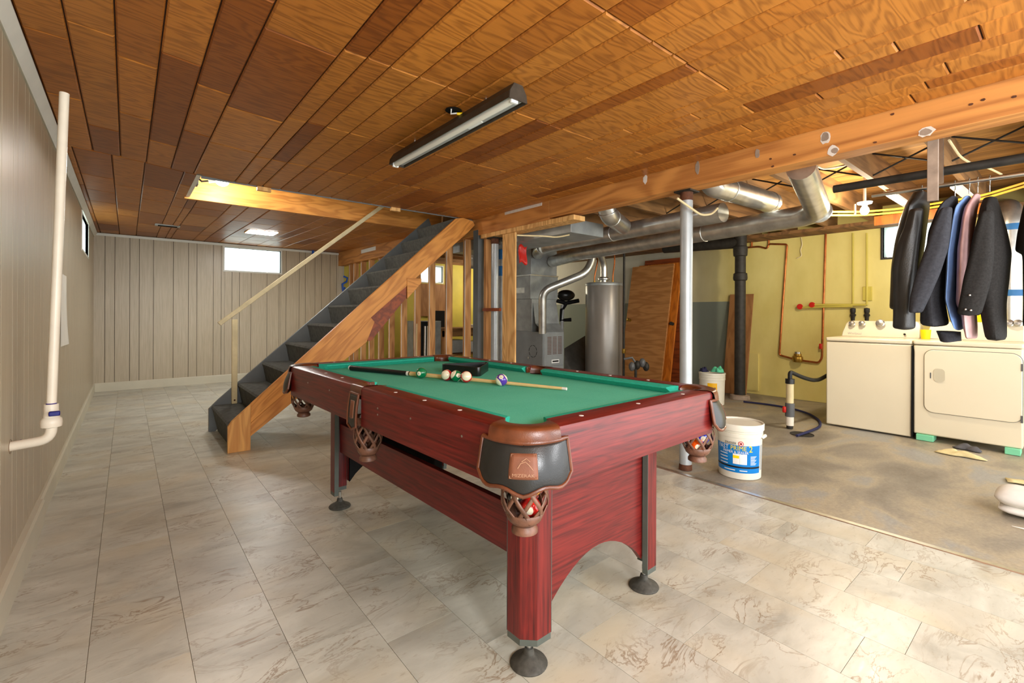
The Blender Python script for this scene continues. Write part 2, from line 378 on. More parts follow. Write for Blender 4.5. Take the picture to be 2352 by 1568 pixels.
st = tag(MB().prism([(SX - .022, 0), (SX - .018, .004), (SX + .012, .005), (SX + .02, -.003), (SX + .02, -.01), (SX - .022, -.01)], 1, Y0, 3.4).build('trim_3', 'alu_strip'), kind='structure')
# ---- panelled walls
def panel_wall(name, axis, pos, inward, e, z0, z1, hole, mat='panel_board', th=.006):
    """boards between the edge list e along the wall, split round a window hole (a0,a1,z0,z1)"""
    wl = MB()
    d0, d1 = sorted((pos, pos - inward * .12)); f0, f1 = sorted((pos, pos + inward * th))
    def bx(m, a, b, c, d, p0, p1):
        return m.box(p0, p1, a, b, c, d) if axis == 0 else m.box(a, b, p0, p1, c, d)
    h = hole
    for a, b, c, d in ((e[0], h[0], z0, z1 + .05), (h[1], e[-1], z0, z1 + .05), (h[0], h[1], z0, h[2]), (h[0], h[1], h[3], z1 + .05)):
        if b > a and d > c: bx(wl, a, b, c, d, d0, d1)
    w_ = tag(wl.build(name, 'groove_dark', smooth=0), kind='structure')
    for a, b in zip(e[:-1], e[1:]):
        segs = [(a, b, z0, z1)]
        if b > h[0] and a < h[1]:
            segs = []
            if a < h[0]: segs.append((a, h[0] + .003, z0, z1))
            if b > h[1]: segs.append((h[1] - .003, b, z0, z1))
            segs += [(max(a, h[0]), min(b, h[1]), z0, h[2] + .003), (max(a, h[0]), min(b, h[1]), h[3] - .003, z1)]
        for p, q, c, d in segs:
            if q - p > .008 and d - c > .01: bx(MB(), p + .003, q - .003, c, d, f0, f1).build('panel', mat, w_, smooth=0)
    return w_
ge = [XL] + [-.248, -.139, .03, .14, .307, .553, .746, .858, 1.078, 1.188, 1.342, 1.449, 1.62, 1.867, 2.059, 2.173, 2.391, 2.497, 2.663, 2.781, 2.939, 3.06, 3.2]
W1 = (1.235, 2.085, 1.84, 2.225)
panel_wall('wall_back', 1, YB, -1, ge, 0, 2.27, W1)
le = [Y0]; pat = [.12, .17, .25, .1, .2, .15, .23, .11, .18]; k = 0
while le[-1] < YB - .12: le.append(le[-1] + pat[k % 9]); k += 1
le[-1] = YB
W2 = (6.66, 7.72, 1.81, 2.215)
panel_wall('wall_left', 0, XL, 1, le, 0, 2.27, W2)
def base_profile(h=.125, t_=.018): return [(0, 0), (t_, 0), (t_, h - .012), (t_ - .008, h), (0, h)]
tag(MB().prism([(XL + .006 + u, v) for u, v in base_profile()], 1, 3.56, YB - .006).build('baseboard_left', 'cream_trim', smooth=0), kind='structure')
tag(MB().prism([(XL + .006 + u, v) for u, v in base_profile(.13, .03)], 1, Y0, 3.56).build('baseboard_left_near', 'cream_trim', smooth=0), kind='structure')
tag(MB().prism([(YB - .006 - u, v) for u, v in base_profile(.125)], 0, XL + .024, 3.1).build('baseboard_back', 'cream_trim', smooth=0), kind='structure')
tag(MB().prism([(XL + .006, 2.275), (XL + .006, 2.215), (XL + .014, 2.21), (XL + .045, 2.268), (XL + .045, 2.275)], 1, Y0, YB).build('trim_1', 'white_trim', smooth=0), kind='structure')
tag(MB().prism([(YB - .006, 2.275), (YB - .006, 2.24), (YB - .02, 2.24), (YB - .028, 2.275)], 0, XL, 3.2).build('trim_2', 'white_trim', smooth=0), kind='structure')
# ---- windows of glass blocks
def block_window(name, axis, pos, outward, a0, a1, z0, z1, n, frame='white_trim', dep=.10, rows=1, fw_=.022):
    fr = empty(name, None, None, kind='structure')
    p0, p1 = sorted((pos - outward * .012, pos + outward * dep))
    def bx(a, b, c, d, q0, q1): return MB().box(q0, q1, a, b, c, d) if axis == 0 else MB().box(a, b, q0, q1, c, d)
    m = MB()
    for a, b, c, d in ((a0 - fw_, a1 + fw_, z0 - fw_, z0), (a0 - fw_, a1 + fw_, z1, z1 + fw_), (a0 - fw_, a0, z0, z1), (a1, a1 + fw_, z0, z1)):
        t_ = bx(a, b, c, d, p0, p1); m.add(t_.v, t_.f)
    m.build('window_frame', frame, fr, smooth=0)
    q0, q1 = sorted((pos + outward * .018, pos + outward * .03))
    wd = (a1 - a0) / n; ht = (z1 - z0) / rows
    for i in range(n):
        for j in range(rows):
            bx(a0 + i * wd + .006, a0 + (i + 1) * wd - .006, z0 + j * ht + .006, z0 + (j + 1) * ht - .006, q0, q1).build('glass_pane', 'glass_block', fr, bevel=.006)
    return fr
block_window('window_1', 1, YB, 1, *W1[:2], *W1[2:], 4)
block_window('window_2', 0, XL, -1, *W2[:2], *W2[2:], 5)
# ---- utility walls
WU, WR = (4.83, 5.37, 1.82, 2.17), (.93, 1.5, 1.83, 2.2)
m = MB()
for a, b, c, d in ((3.2, WU[0], 0, 2.5), (WU[1], XR + .2, 0, 2.5), (WU[0], WU[1], 0, WU[2]), (WU[0], WU[1], WU[3], 2.5)): m.box(a, b, YB, YB + .2, c, d)
tag(m.build('wall_back_utility', 'bright_yellow', smooth=0), kind='structure')
m = MB()
for a, b, c, d in ((Y0, WR[0], 0, 2.45), (WR[1], YB, 0, 2.45), (WR[0], WR[1], 0, WR[2]), (WR[0], WR[1], WR[3], 2.45)): m.box(XR, XR + .2, a, b, c, d)
tag(m.build('wall_right', 'yellow_wall', smooth=0), kind='structure')
block_window('window_3', 1, YB, 1, WU[0], WU[1], WU[2], WU[3], 2, dep=.16)
block_window('window_4', 0, XR, 1, WR[0], WR[1], WR[2], WR[3], 1, frame='cast_iron', dep=.16)
# ---- plank ceiling
xs = sorted(set([XL - .05] + [round(XL + .17 * i, 3) for i in range(1, 21)] + [OX0, OX1, 3.2])); ys = sorted(set([round(Y0 + .3 * i, 3) for i in range(36)] + [OY0, OY1, YB + .05]))
ys = [y for y in ys if y <= YB + .05]
m = MB()
for x0, x1 in zip(xs[:-1], xs[1:]):
    for y0, y1 in zip(ys[:-1], ys[1:]):
        if x0 >= OX0 - .001 and x1 <= OX1 + .001 and y0 >= OY0 - .001 and y1 <= OY1 + .001: continue
        m.add([(x, y, cz(x, y) + .012) for x, y in ((x0, y0), (x1, y0), (x1, y1), (x0, y1))], [(0, 1, 2, 3)])
ceil = tag(m.build('ceiling', 'ceiling_back', smooth=0), kind='structure')
def plank(x0, x1, y0, y1):
    if x1 - x0 < .02 or y1 - y0 < .03: return
    g, b = .0026, .0085
    o = [(x0 + g, y0 + g), (x1 - g, y0 + g), (x1 - g, y1 - g), (x0 + g, y1 - g)]
    i = [(x0 + b, y0 + b), (x1 - b, y0 + b), (x1 - b, y1 - b), (x0 + b, y1 - b)]
    MB().add([(x, y, cz(x, y) + .011) for x, y in o] + [(x, y, cz(x, y) + .006) for x, y in o] + [(x, y, cz(x, y)) for x, y in i],
             [(0, 1, 5, 4), (1, 2, 6, 5), (2, 3, 7, 6), (3, 0, 4, 7), (4, 5, 9, 8), (5, 6, 10, 9), (6, 7, 11, 10), (7, 4, 8, 11), (8, 9, 10, 11)]).build('plank', 'ceiling_ply', ceil, smooth=0)
near = [XL, -.333, -.19, -.04, .107, .256, .40, .68, .78, .885, 1.025, 1.17, 1.313, 1.455, 1.6, 1.745, 1.85, 1.95, 2.22, 2.325, 2.43, 2.58, 2.68, 2.83, 2.94, 3.088]
lj = [[2.1, 2.9], [.6, 1.6, 2.69, 3.42], [.3, 1.35, 2.52, 3.82], [.9, 1.8, 2.69, 3.43], [.4, 1.4, 2.50, 3.82], [.9, 1.8, 2.70, 3.44], [.35, 1.1, 1.985, 2.866, 3.53]]
for i in range(len(near) - 1):
    if i < 7: js = lj[i]
    elif i < 17: js = [.22, 1.07, 1.91, 2.765, 3.6]
    else:
        js = [.25, 1.07, 1.91, 2.765, 3.6] if i == 17 else []
        y = -.6 + R.random() * .8
        while not (i == 17) and y < OY0 - .25: js.append(y); y += R.choice([.62, .85, 1.05])
    js = [Y0] + [y + R.uniform(-.006, .006) for y in js] + [OY0]
    for a, b in zip(js[:-1], js[1:]): plank(near[i], near[i + 1], a, b)
far = [XL, -.3, -.09, .1, .34, .52, .80, .95, 1.15, 1.42, 1.7, 1.85, 2.1, 2.3, 2.55, 2.8, 3.088]
for i in range(len(far) - 1):
    x0, x1 = far[i], far[i + 1]
    for p, q, ya in ((x0, min(x1, OX0), OY0), (max(x0, OX0), x1, OY1)):
        if q - p < .02: continue
        y = ya; 
        while y < YB - .03:
            n_ = min(YB, y + R.choice([.45, .6, .8, 1.0])); n_ = YB if YB - n_ < .25 else n_
            plank(p, q, y, n_); y = n_
# ---- stairwell lining
m = MB().box(OX0 - .04, OX1 + .6, OY1, OY1 + .04, cz(1.5, OY1) - .004, 2.75)
o = tag(m.build('stairwell_header', 'stringer_wood', bevel=.002), 'long orange board lining the far side of the stairwell opening', 'board')
m = MB()
m.box(OX0 - .03, OX0, OY0, OY1, cz(.45, 4.8), 2.75)
tag(m.build('wall_stairwell_end', 'white_trim', smooth=0), kind='structure')
m = MB().box(OX0 - .03, OX1 + .6, OY0 - .04, OY0 - .002, 2.225, 2.75).box(OX1 + .6, OX1 + .65, OY0, OY1, 2.3, 2.75)
tag(m.build('wall_stairwell_near', 'plaster_dim', smooth=0), kind='structure')
tag(MB().box(OX0 - .1, OX1 + .7, OY0 - .1, OY1 + .1, 2.75, 2.79).build('ceiling_stairwell_light_stop', 'white_trim', smooth=0), kind='structure')  # unseen lid, added to stop sky light leaking down the stairwell
tag(MB().box(OX0, OX1, OY0 - .001, OY0 + .006, 2.205, 2.24).build('trim_4', 'grey_paint', smooth=0), kind='structure')
for (a, b, l) in ((590, 622, 'short wooden block nailed to the stairwell edge beside the bright lamp'), (897, 918, 'small wooden block on the stairwell edge above the handrail end')):
    p, q = A(a, 433, Y=OY0), A(b, 433, Y=OY0)
    y_ = 433 if a < 700 else 480
    p, q = A(a, y_, Y=OY0), A(b, y_, Y=OY0)
    tag(MB().box(p.x, q.x, OY0 - .02, OY0 + .012, p.z - .016, p.z + .02).build('wood_block', 'pale_wood', bevel=.002), l, 'block')
# ---- utility ceiling: subfloor boards and joists
cu = tag(MB().box(3.1, XR + .1, Y0, YB, 2.47, 2.5).build('ceiling_utility', 'joist_wood', smooth=0), kind='structure')
x = 3.15
while x < XR:
    MB().box(x + .002, x + .236, Y0, YB, 2.45, 2.472).build('subfloor_board', 'subfloor_wood', cu, smooth=0); x += .238
y = 1.065 - .46 * 5
while y < YB:
    MB().box(3.12, XR, y - .02, y + .02, 2.23, 2.45).build('joist', 'joist_wood', cu, smooth=0); y += .46
tag(MB().box(6.62, XR, Y0, YB, 2.19, 2.23).build('trim_5', 'joist_wood', smooth=0), kind='structure')

# ================================================================== STRUCTURAL WOOD
bm_ = empty('main_beam', 'long orange wooden beam crossing the ceiling above the steel post', 'beam')
BF, BB, BZ = 3.09, 3.23, 2.05
MB().box(BF, BB, Y0, 3.20, BZ, 2.30).build('beam_length', 'beam_wood', bm_, bevel=.003)
MB().box(BF, BB, 3.203, YB, BZ - .015, 2.30).build('beam_length', 'beam_wood', bm_, bevel=.003)
def blotch(px, py, rx, ry, mat, n=12, d=.0015):
    c = A(px, py, X=BF); pts = [(c.y + rx * math.cos(2 * math.pi * k / n) * R.uniform(.75, 1.15), c.z + ry * math.sin(2 * math.pi * k / n) * R.uniform(.75, 1.15)) for k in range(n)]
    MB().prism(pts, 0, BF - d, BF + .001).build('paint_patch' if mat == 'putty' else 'old_stain', mat, bm_, smooth=0)
for px, py, rx, ry in ((1896, 316, .027, .036), (1912, 346, .03, .03), (2128, 302, .034, .026), (1482, 412, .022, .035)): blotch(px, py, rx, ry, 'putty')
for px, py, rx, ry in ((1895, 314, .022, .03), (1918, 346, .02, .016), (2126, 304, .028, .018), (1740, 352, .014, .03), (1602, 385, .016, .05)): blotch(px, py, rx, ry, 'scuff_grey', d=.0025)
for px, py in ((2230, 240), (2258, 229), (2330, 222), (2050, 262), (2010, 327), (1825, 355), (1775, 382), (1770, 365)): blotch(px, py, .009, .006, 'rust', d=.002)
p, q = A(1160, 491, X=BF), A(1245, 469, X=BF)
MB().box(BF - .004, BF + .001, q.y, p.y, p.z - .012, p.z + .018).build('paint_patch', 'putty', bm_, smooth=0)
p, q = A(1140, 556, X=BF - .01), A(1318, 508, X=BF - .01)
tag(MB().box(BF - .012, BB, q.y, 4.3, BZ - .062, BZ - .018).build('header_plank', 'pale_wood', bevel=.002), 'pale plank nailed flat beneath the beam beside the stud wall', 'plank')
# stud partition
sw = empty('stud_partition', 'open partition of bare wooden wall studs beside the staircase', 'partition')
SZ = BZ - .018
for i, px in enumerate((1119, 1071, 1029, 990, 957, 926, 898, 874, 852, 833, 816, 806)):
    p = A(px, 700, X=3.15)
    MB().box(3.115, 3.205, p.y - .021, p.y + .021, .04, SZ - (.05 if i == 0 else 0)).build('stud', 'stud_wood', sw, bevel=.002)
    if i > 0: MB().box(3.112, 3.118, p.y - .023, p.y - .016, .1, SZ - .02).build('plaster_edge', 'putty', sw, smooth=0)
MB().box(3.11, 3.21, 4.23, YB, 0, .04).build('bottom_plate', 'stud_wood', sw, bevel=.002)
p, q = A(1157, 700, X=3.12), A(1186, 700, X=3.12)
es = empty('end_post', 'pale laminated wooden end post of the stud wall', 'post')
MB().box(3.10, 3.12, q.y, p.y, 0, SZ - .045).build('face_board', 'pale_wood', es, bevel=.002)
MB().box(3.121, 3.21, p.y - .055, p.y - .015, 0, SZ - .045).build('stud', 'stud_wood', es, bevel=.002)
p, q = A(1113, 712, X=3.10), A(1152, 720, X=3.10)
tag(MB().box(3.07, 3.098, q.y, p.y, p.z - .012, p.z + .022).build('cross_block', 'door_red', bevel=.002), 'short dark wooden block nailed across two studs', 'block')
def post(name, c, r, z1, label, mat='post_paint', group=None):
    e = empty(name, label, 'post', (c[0], c[1], 0))
    MB().lathe([(r, .04), (r, z1 - .07)], n=24).build('shaft', mat, e)
    MB().lathe([(0, 0), (r + .003, 0), (r + .002, .03), (r, .042)], n=24).build('rusty_foot', 'rust', e)
    MB().lathe([(r, z1 - .072), (r + .001, z1 - .07), (r + .001, z1 - .012)], n=24).build('worn_top', 'rust', e)
    MB().box(-.065, .065, -.065, .065, z1 - .012, z1 - .001).build('cap_plate', 'cast_iron', e)
    return e
post('steel_post', (3.185, 1.845), .044, BZ, 'grey painted steel post standing under the beam beside the pool table')
p = A(1137, 700, X=3.17)
post('steel_post', (3.165, p.y), .042, BZ - .062, 'speckled grey steel post between the studs by the furnace')

# ================================================================== STAIRCASE
stc = empty('staircase', 'grey carpeted staircase with orange wooden stringers rising to the ceiling', 'staircase')
N0x, N0z, RUN, RISE = .634, .25, .2175, .195
YA, YF = 4.38, 5.32
for i in range(11):                      # carpeted steps: riser leans, tread with rounded nosing
    x, z = N0x + RUN * i, N0z + RISE * i
    zb = 0 if i == 0 else z - RISE
    poly = [(x + .03 if i else x + .045, zb), (x + .004, z - .05), (x - .008, z - .02), (x + .002, z - .003), (x + .02, z), (x + RUN + .035, z), (x + RUN + .035, z - .03), (x + .06, zb)]
    MB().prism([(u, v) for u, v in poly], 1, YA + .03, YF - .03).v
    m = MB(); n_ = len(poly); vs = [(u, YA + .032, v) for u, v in poly] + [(u, YF - .032, v) for u, v in poly]
    m.add(vs, [tuple(range(n_)), tuple(range(2 * n_ - 1, n_ - 1, -1))] + [(k_, n_ + k_, n_ + (k_ + 1) % n_, (k_ + 1) % n_) for k_ in range(n_)])
    m.build('carpeted_step', 'carpet', stc, smooth=50)
def stringer(y0, y1, poly, name, mat):
    m = MB(); n_ = len(poly); m.add([(u, y0, v) for u, v in poly] + [(u, y1, v) for u, v in poly],
        [tuple(range(n_)), tuple(range(2 * n_ - 1, n_ - 1, -1))] + [(k_, n_ + k_, n_ + (k_ + 1) % n_, (k_ + 1) % n_) for k_ in range(n_)])
    return m.build(name, mat, stc, bevel=.002)
sl = RISE / RUN
def zt(x): return .234 + (x - .634) * .905         # top edge of the near stringer
# near stringer: upper face, lower strips
stringer(YA, YA + .032, [(.797, zt(.797)), (2.80, 2.19), (2.90, 2.212), (3.03, 2.19), (3.055, 2.15), (2.95, 2.045), (.797, .225)], 'near_stringer', 'stair_wood')
stringer(YA + .004, YA + .03, [(.797, .222), (1.83, 1.103), (1.87, 1.055), (1.79, .86), (.797, .112)], 'lower_strip', 'stair_wood')
stringer(YA + .006, YA + .05, [(1.83, 1.10), (2.21, 1.42), (2.21, 1.30), (1.84, .875), (1.80, .87)], 'dark_strip', 'door_red')
stringer(YA - .006, YA + .02, [(2.21, 1.505), (2.375, 1.505), (2.375, 1.46), (2.215, 1.29)], 'cleat', 'stringer_wood')
stringer(YA - .002, YA + .032, [(.632, 0), (.796, 0), (.796, zt(.796) - .002), (.66, .255), (.632, .215)], 'foot_board', 'pine_post')
stringer(YA + .032, YA + .045, [(.64, 0), (.70, 0), (.70, .28), (.64, .22)], 'foot_backing', 'stringer_wood')
stringer(YF - .034, YF - .003, [(.605, 0), (.66, 0), (2.92, 2.05), (3.04, 2.20), (2.97, 2.355), (.68, .30), (.605, .22)], 'far_stringer', 'grey_paint')
stringer(YF, YF + .006, [(.605, 0), (.64, 0), (.64, .25), (.605, .22)], 'far_edge', 'stringer_wood')
rl = empty('handrail', 'dusty beige square handrail with a single post along the staircase', 'handrail')
a, b = A(503, 744, Y=5.26), A(872, 478, Y=5.26)
d = (b - a).normalized(); nrm = Vector((-d.z, 0, d.x)); e_ = b + d * .5
m = MB(); hv = .02
m.add([p + nrm * s1 * hv + Vector((0, s2 * .018, 0)) for p in (a, e_) for s1, s2 in ((-1, -1), (1, -1), (1, 1), (-1, 1))],
      [(0, 1, 2, 3), (7, 6, 5, 4)] + [(k_, 4 + k_, 4 + (k_ + 1) % 4, (k_ + 1) % 4) for k_ in range(4)])
m.build('rail', 'rail_paint', rl, bevel=.004)
p = A(542, 925, Y=5.26); p.x -= .014; p.z = .2515
MB().box(p.x - .024, p.x + .024, 5.245, 5.275, p.z, 1.075).build('rail_post', 'cable_cream', rl, bevel=.003)
MB().cyl((p.x, 5.243, p.z + .035), (p.x, 5.247, p.z + .035), .009, 10).build('bolt', 'rust', rl)

# ================================================================== POOL TABLE
TC, TR = Vector((1.324, 1.964, 0)), .0274
pt = empty('pool_table', 'red mahogany pool table with green cloth and leather drop pockets', 'pool table', TC, TR)
TM = Matrix.Translation(TC) @ Matrix.Rotation(TR, 4, 'Z')
W, L, ZT, ZB, ZA = .5745, 1.05, .835, .799, .672
CR, SP = .13, .054          # corner cut, half gap of side pocket
# playing bed with notches for the pockets
MB().box(-W + .03, W - .03, -L + .03, L - .03, ZB - .03, ZB - .004).build('bed_board', 'black_matte', pt, smooth=0)
def notch_bed():
    pts = []; hx, hy = W - .095, L - .095; r = .055
    def arc(cx, cy, a0, a1, n=7):
        return [(cx + r * math.cos(a0 + (a1 - a0) * k / n), cy + r * math.sin(a0 + (a1 - a0) * k / n)) for k in range(n + 1)]
    P_ = math.pi
    pts += arc(-hx, -hy, .5 * P_, 0) + arc(hx, -hy, P_, .5 * P_) + arc(hx + .03, 0, 1.35 * P_, .65 * P_)
    pts += arc(hx, hy, 1.5 * P_, P_) + arc(-hx, hy, 0, -.5 * P_) + arc(-hx - .03, 0, .35 * P_, -.35 * P_)
    return pts
MB().prism(notch_bed(), 2, ZB - .004, ZB).build('playing_cloth', 'felt', pt, smooth=0)
# six rails: wood top with apron, cloth cushion inside
def rail(p, q, nin, mat):     # p,q ends on the outer edge, nin = inward normal
    p, q, nin = Vector(p), Vector(q), Vector(nin); dr = (q - p).normalized()
    prof = [(0, ZA), (0, ZT - .014), (.004, ZT - .004), (.014, ZT), (.085, ZT), (.085, ZT - .02), (.032, ZT - .03), (.032, ZA)]
    m = MB(); n_ = len(prof)
    for e, s in ((p, 1), (q, -1)): m.v += [tuple(e + nin * u + dr * (s * u * (.47 if ends[e is q] else 0)) + Vector((0, 0, v))) for u, v in prof]
    m.f += [tuple(range(n_)), tuple(range(2 * n_ - 1, n_ - 1, -1))] + [(k, n_ + k, n_ + (k + 1) % n_, (k + 1) % n_) for k in range(n_)]
    o = m.build('rail', mat, pt, smooth=40)
    cp = [(.085, ZT - .002), (.112, ZT - .003), (.13, ZT - .008), (.131, ZT - .013), (.108, ZB + .001), (.085, ZB + .001)]
    m = MB(); n_ = len(cp)
    for e, s in ((p, 1), (q, -1)):
        m.v += [tuple(e + nin * u + dr * (s * ((u - .085) * (.7 if ends[e is q] else .25) + (.041 if ends[e is q] else .012))) + Vector((0, 0, v))) for u, v in cp]
    m.f += [tuple(range(n_)), tuple(range(2 * n_ - 1, n_ - 1, -1))] + [(k, n_ + k, n_ + (k + 1) % n_, (k + 1) % n_) for k in range(n_)]
    m.build('cushion', 'felt_cushion', pt, smooth=40)
    ln = (q - p).length
    for k in range(3):
        c = p + dr * (ln * (k + 1) / 4 if abs(dr.y) > .5 else ln * (k + .5) / 3) + nin * .045
        MB().lathe([(0, .0008), (.007, .0008), (.0075, 0)], (c.x, c.y, ZT), n=12).build('sight_dot', 'label_white', pt)
    return o
rails = []
ends = (True, True)
for sx in (-1, 1):
    ends = (True, False); rail((sx * W, -L + CR, 0), (sx * W, -SP, 0), (-sx, 0, 0), 'mahogany_y')
    ends = (False, True); rail((sx * W, SP, 0), (sx * W, L - CR, 0), (-sx, 0, 0), 'mahogany_y')
ends = (True, True)
for sy in (-1, 1): rail((-W + CR, sy * L, 0), (W - CR, sy * L, 0), (0, -sy, 0), 'mahogany_x')
for sx in (-1, 1):
    MB().box(sx * W - sx * .035 - .012, sx * W - sx * .035 + .012, .053, .056, ZA - .001, ZT - .04).build('rail_end_cap', 'label_white', pt, smooth=0)
for k, (x, y, z) in enumerate([(-W, -.78, .775), (-W, -.47, .775), (-W, -.21, .77), (-W, -.21, .745), (-W, .31, .775), (-W, .62, .775)]):
    MB().cyl((x - .0012, y, z), (x + .002, y, z), .004, 8).build('screw_head', 'steel', pt)
# corner pockets
def corner_frame(sx, sy):    # path s -> (point, outward) along apron-corner-apron
    cx, cy = sx * (W - CR), sy * (L - CR)
    def path(s, off=0.0):
        h = math.pi / 4 * CR
        if abs(s) <= h:
            a = s / CR; d1 = Vector((math.cos(math.pi / 4 + a) * sx, math.sin(math.pi / 4 + a) * sy, 0))
            return Vector((cx, cy, 0)) + d1 * (CR + off)
        if s > h: return Vector((cx - sx * (s - h), cy + sy * (CR + off), 0))
        return Vector((cx + sx * (CR + off), cy - sy * (-s - h), 0))
    return cx, cy, path
def lattice(parent, c, z0, r, h, mat='net_leather', n=8):
    """woven leather basket: crossing straps on a bowl profile, thin solid lower bowl, foot ring"""
    def prof(t_): return r * (1.0 + .10 * math.sin(math.pi * min(1, t_ * 1.3)) - .42 * max(0, t_ - .55) ** 1.2 / .45)
    nt = MB()
    for k in range(n):
        for sgn in (-1, 1):
            vs = []
            for i in range(9):
                t_ = i / 8 * .9; a = 2 * math.pi * k / n + sgn * t_ * 1.35
                for e in (-.0065, .0065):
                    aa = a + e / max(.02, prof(t_)); rr = prof(t_) + (.0012 if sgn > 0 else 0)
                    vs.append((c[0] + rr * math.cos(aa), c[1] + rr * math.sin(aa), z0 - h * t_))
            nt.add(vs, [(2 * i, 2 * i + 1, 2 * i + 3, 2 * i + 2) for i in range(8)])
    nt.build('pocket_net', mat, parent, solid=.003)
    MB().lathe([(prof(.72) + .001, z0 - h * .72), (prof(.9) + .001, z0 - h * .9), (.03, z0 - h)], (c[0], c[1], 0), 24).build('net_bowl', mat, parent, solid=.003)
    MB().lathe([(.026, z0 - h + .004), (.03, z0 - h - .002), (.037, z0 - h - .012), (.037, z0 - h - .022), (.03, z0 - h - .026), (0, z0 - h - .026)], (c[0], c[1], 0), 24).build('net_foot', mat, parent)
    MB().lathe([(r + .002, z0 + .03), (r + .004, z0 + .01), (r + .002, z0 - .004)], (c[0], c[1], 0), 24).build('net_collar', mat, parent, solid=.004)
BASKETS = {}
for sx, sy in ((-1, -1), (1, -1), (-1, 1), (1, 1)):
    cx, cy, path = corner_frame(sx, sy); h = math.pi / 4 * CR
    pk = bpy.data.objects.new('corner_pocket', None); COL.objects.link(pk); pk.parent = pt
    # leather cap: swept from the hole edge over the rim to the outside
    hc = Vector((sx * (W - .125), sy * (L - .125), 0))
    def cap(u, v):
        s = (u - .5) * 2 * (h + .001); o0 = path(s, 0.0); fi = math.pi / 4 + (u - .5) * math.pi
        inner = hc + Vector((math.cos(fi) * sx, math.sin(fi) * sy, 0)) * .056
        tt = v
        prof = [(0.0, -.045), (0.0, -.012), (.12, -.002), (.3, .002), (.75, .003), (.93, -.001), (1.0, -.012), (1.04, -.03), (1.0, -.046)]
        x = tt * (len(prof) - 1); i = min(int(x), len(prof) - 2); f = x - i
        a_ = prof[i][0] * (1 - f) + prof[i + 1][0] * f; z_ = prof[i][1] * (1 - f) + prof[i + 1][1] * f
        p_ = inner.lerp(o0 + (path(s, .008) - o0), a_); return (p_.x, p_.y, ZT + z_)
    part(MB().grid(cap, 20, 16).build('leather_cap', 'brown_leather', pk, smooth=60), 'brown leather pocket cap')
    # black shield with wavy lower hem
    hw = h + .028
    def zbot(s): q = abs(s) / hw; return .695 - .021 * (1 - q) ** 1.2 - .006 * math.cos(q * 9.4) + .012 * max(0, q - .85) / .15
    def bow(s, v): return .006 + .020 * math.sin(math.pi * min(1, v * .75)) * (1 - (abs(s) / hw) ** 2) + .016 * v
    def shield(u, v):
        s = (u - .5) * 2 * hw; zt_ = ZT - .034 - .004 * (1 - abs(s) / hw); z_ = zt_ + (zbot(s) - zt_) * v
        p_ = path(s, bow(s, v)); return (p_.x, p_.y, z_)
    part(MB().grid(shield, 24, 10).build('shield', 'black_leather', pk, smooth=70, solid=.004), 'black leather pocket shield')
    loop = [shield(i / 24, 0) for i in range(25)] + [shield(1, j / 8) for j in range(1, 9)] + [shield(1 - i / 24, 1) for i in range(1, 25)] + [shield(0, 1 - j / 8) for j in range(1, 9)]
    part(MB().tube(loop, .0062, 8).build('piping', 'brown_leather', pk), 'brown leather edge piping')
    def on_shield(x, y, off=.0035):       # x along (metres), y below top (metres)
        u = .5 + (x * (1 if sx * sy > 0 else -1)) / (2 * hw); s = (u - .5) * 2 * hw
        zt_ = ZT - .034 - .004 * (1 - abs(s) / hw); v = (.744 + y - zt_) / (zbot(s) - zt_)
        p_ = Vector(shield(u, v)); dd = (path(s, 1) - path(s, 0)).normalized(); p_ += dd * off; return tuple(p_)
    part(MB().grid(lambda u, v: on_shield((u - .5) * .06, (v - .5) * .062), 6, 6).build('emblem', 'emblem_leather', pk, solid=.0015), 'brown square emblem patch')
    ed = [on_shield(a * .0275, b * .0285, .0045) for a, b in ((-1, -1), (1, -1), (1, 1), (-1, 1), (-1, -1))]
    MB().tube(ed, .0008, 5).build('emblem_border', 'stitch', pk)
    text('emblem_lettering', 'MIZERAK', .0112, lambda x, y: on_shield(x, y - .021, .005), 'stitch', pk)
    MB().tube([on_shield(a, b, .0048) for a, b in ((-.012, -.004), (-.006, .008), (.004, .012), (.012, .004), (.02, -.008))], .0012, 5).build('emblem_figure', 'stitch', pk)
    MB().tube([on_shield(a, b, .0048) for a, b in ((-.004, .012), (.006, .02), (.014, .012))], .0012, 5).build('emblem_figure', 'stitch', pk)
    bc = (sx * (W - .085), sy * (L - .085)); lattice(pk, bc, .687, .060, .132)
    BASKETS[(sx, sy)] = bc
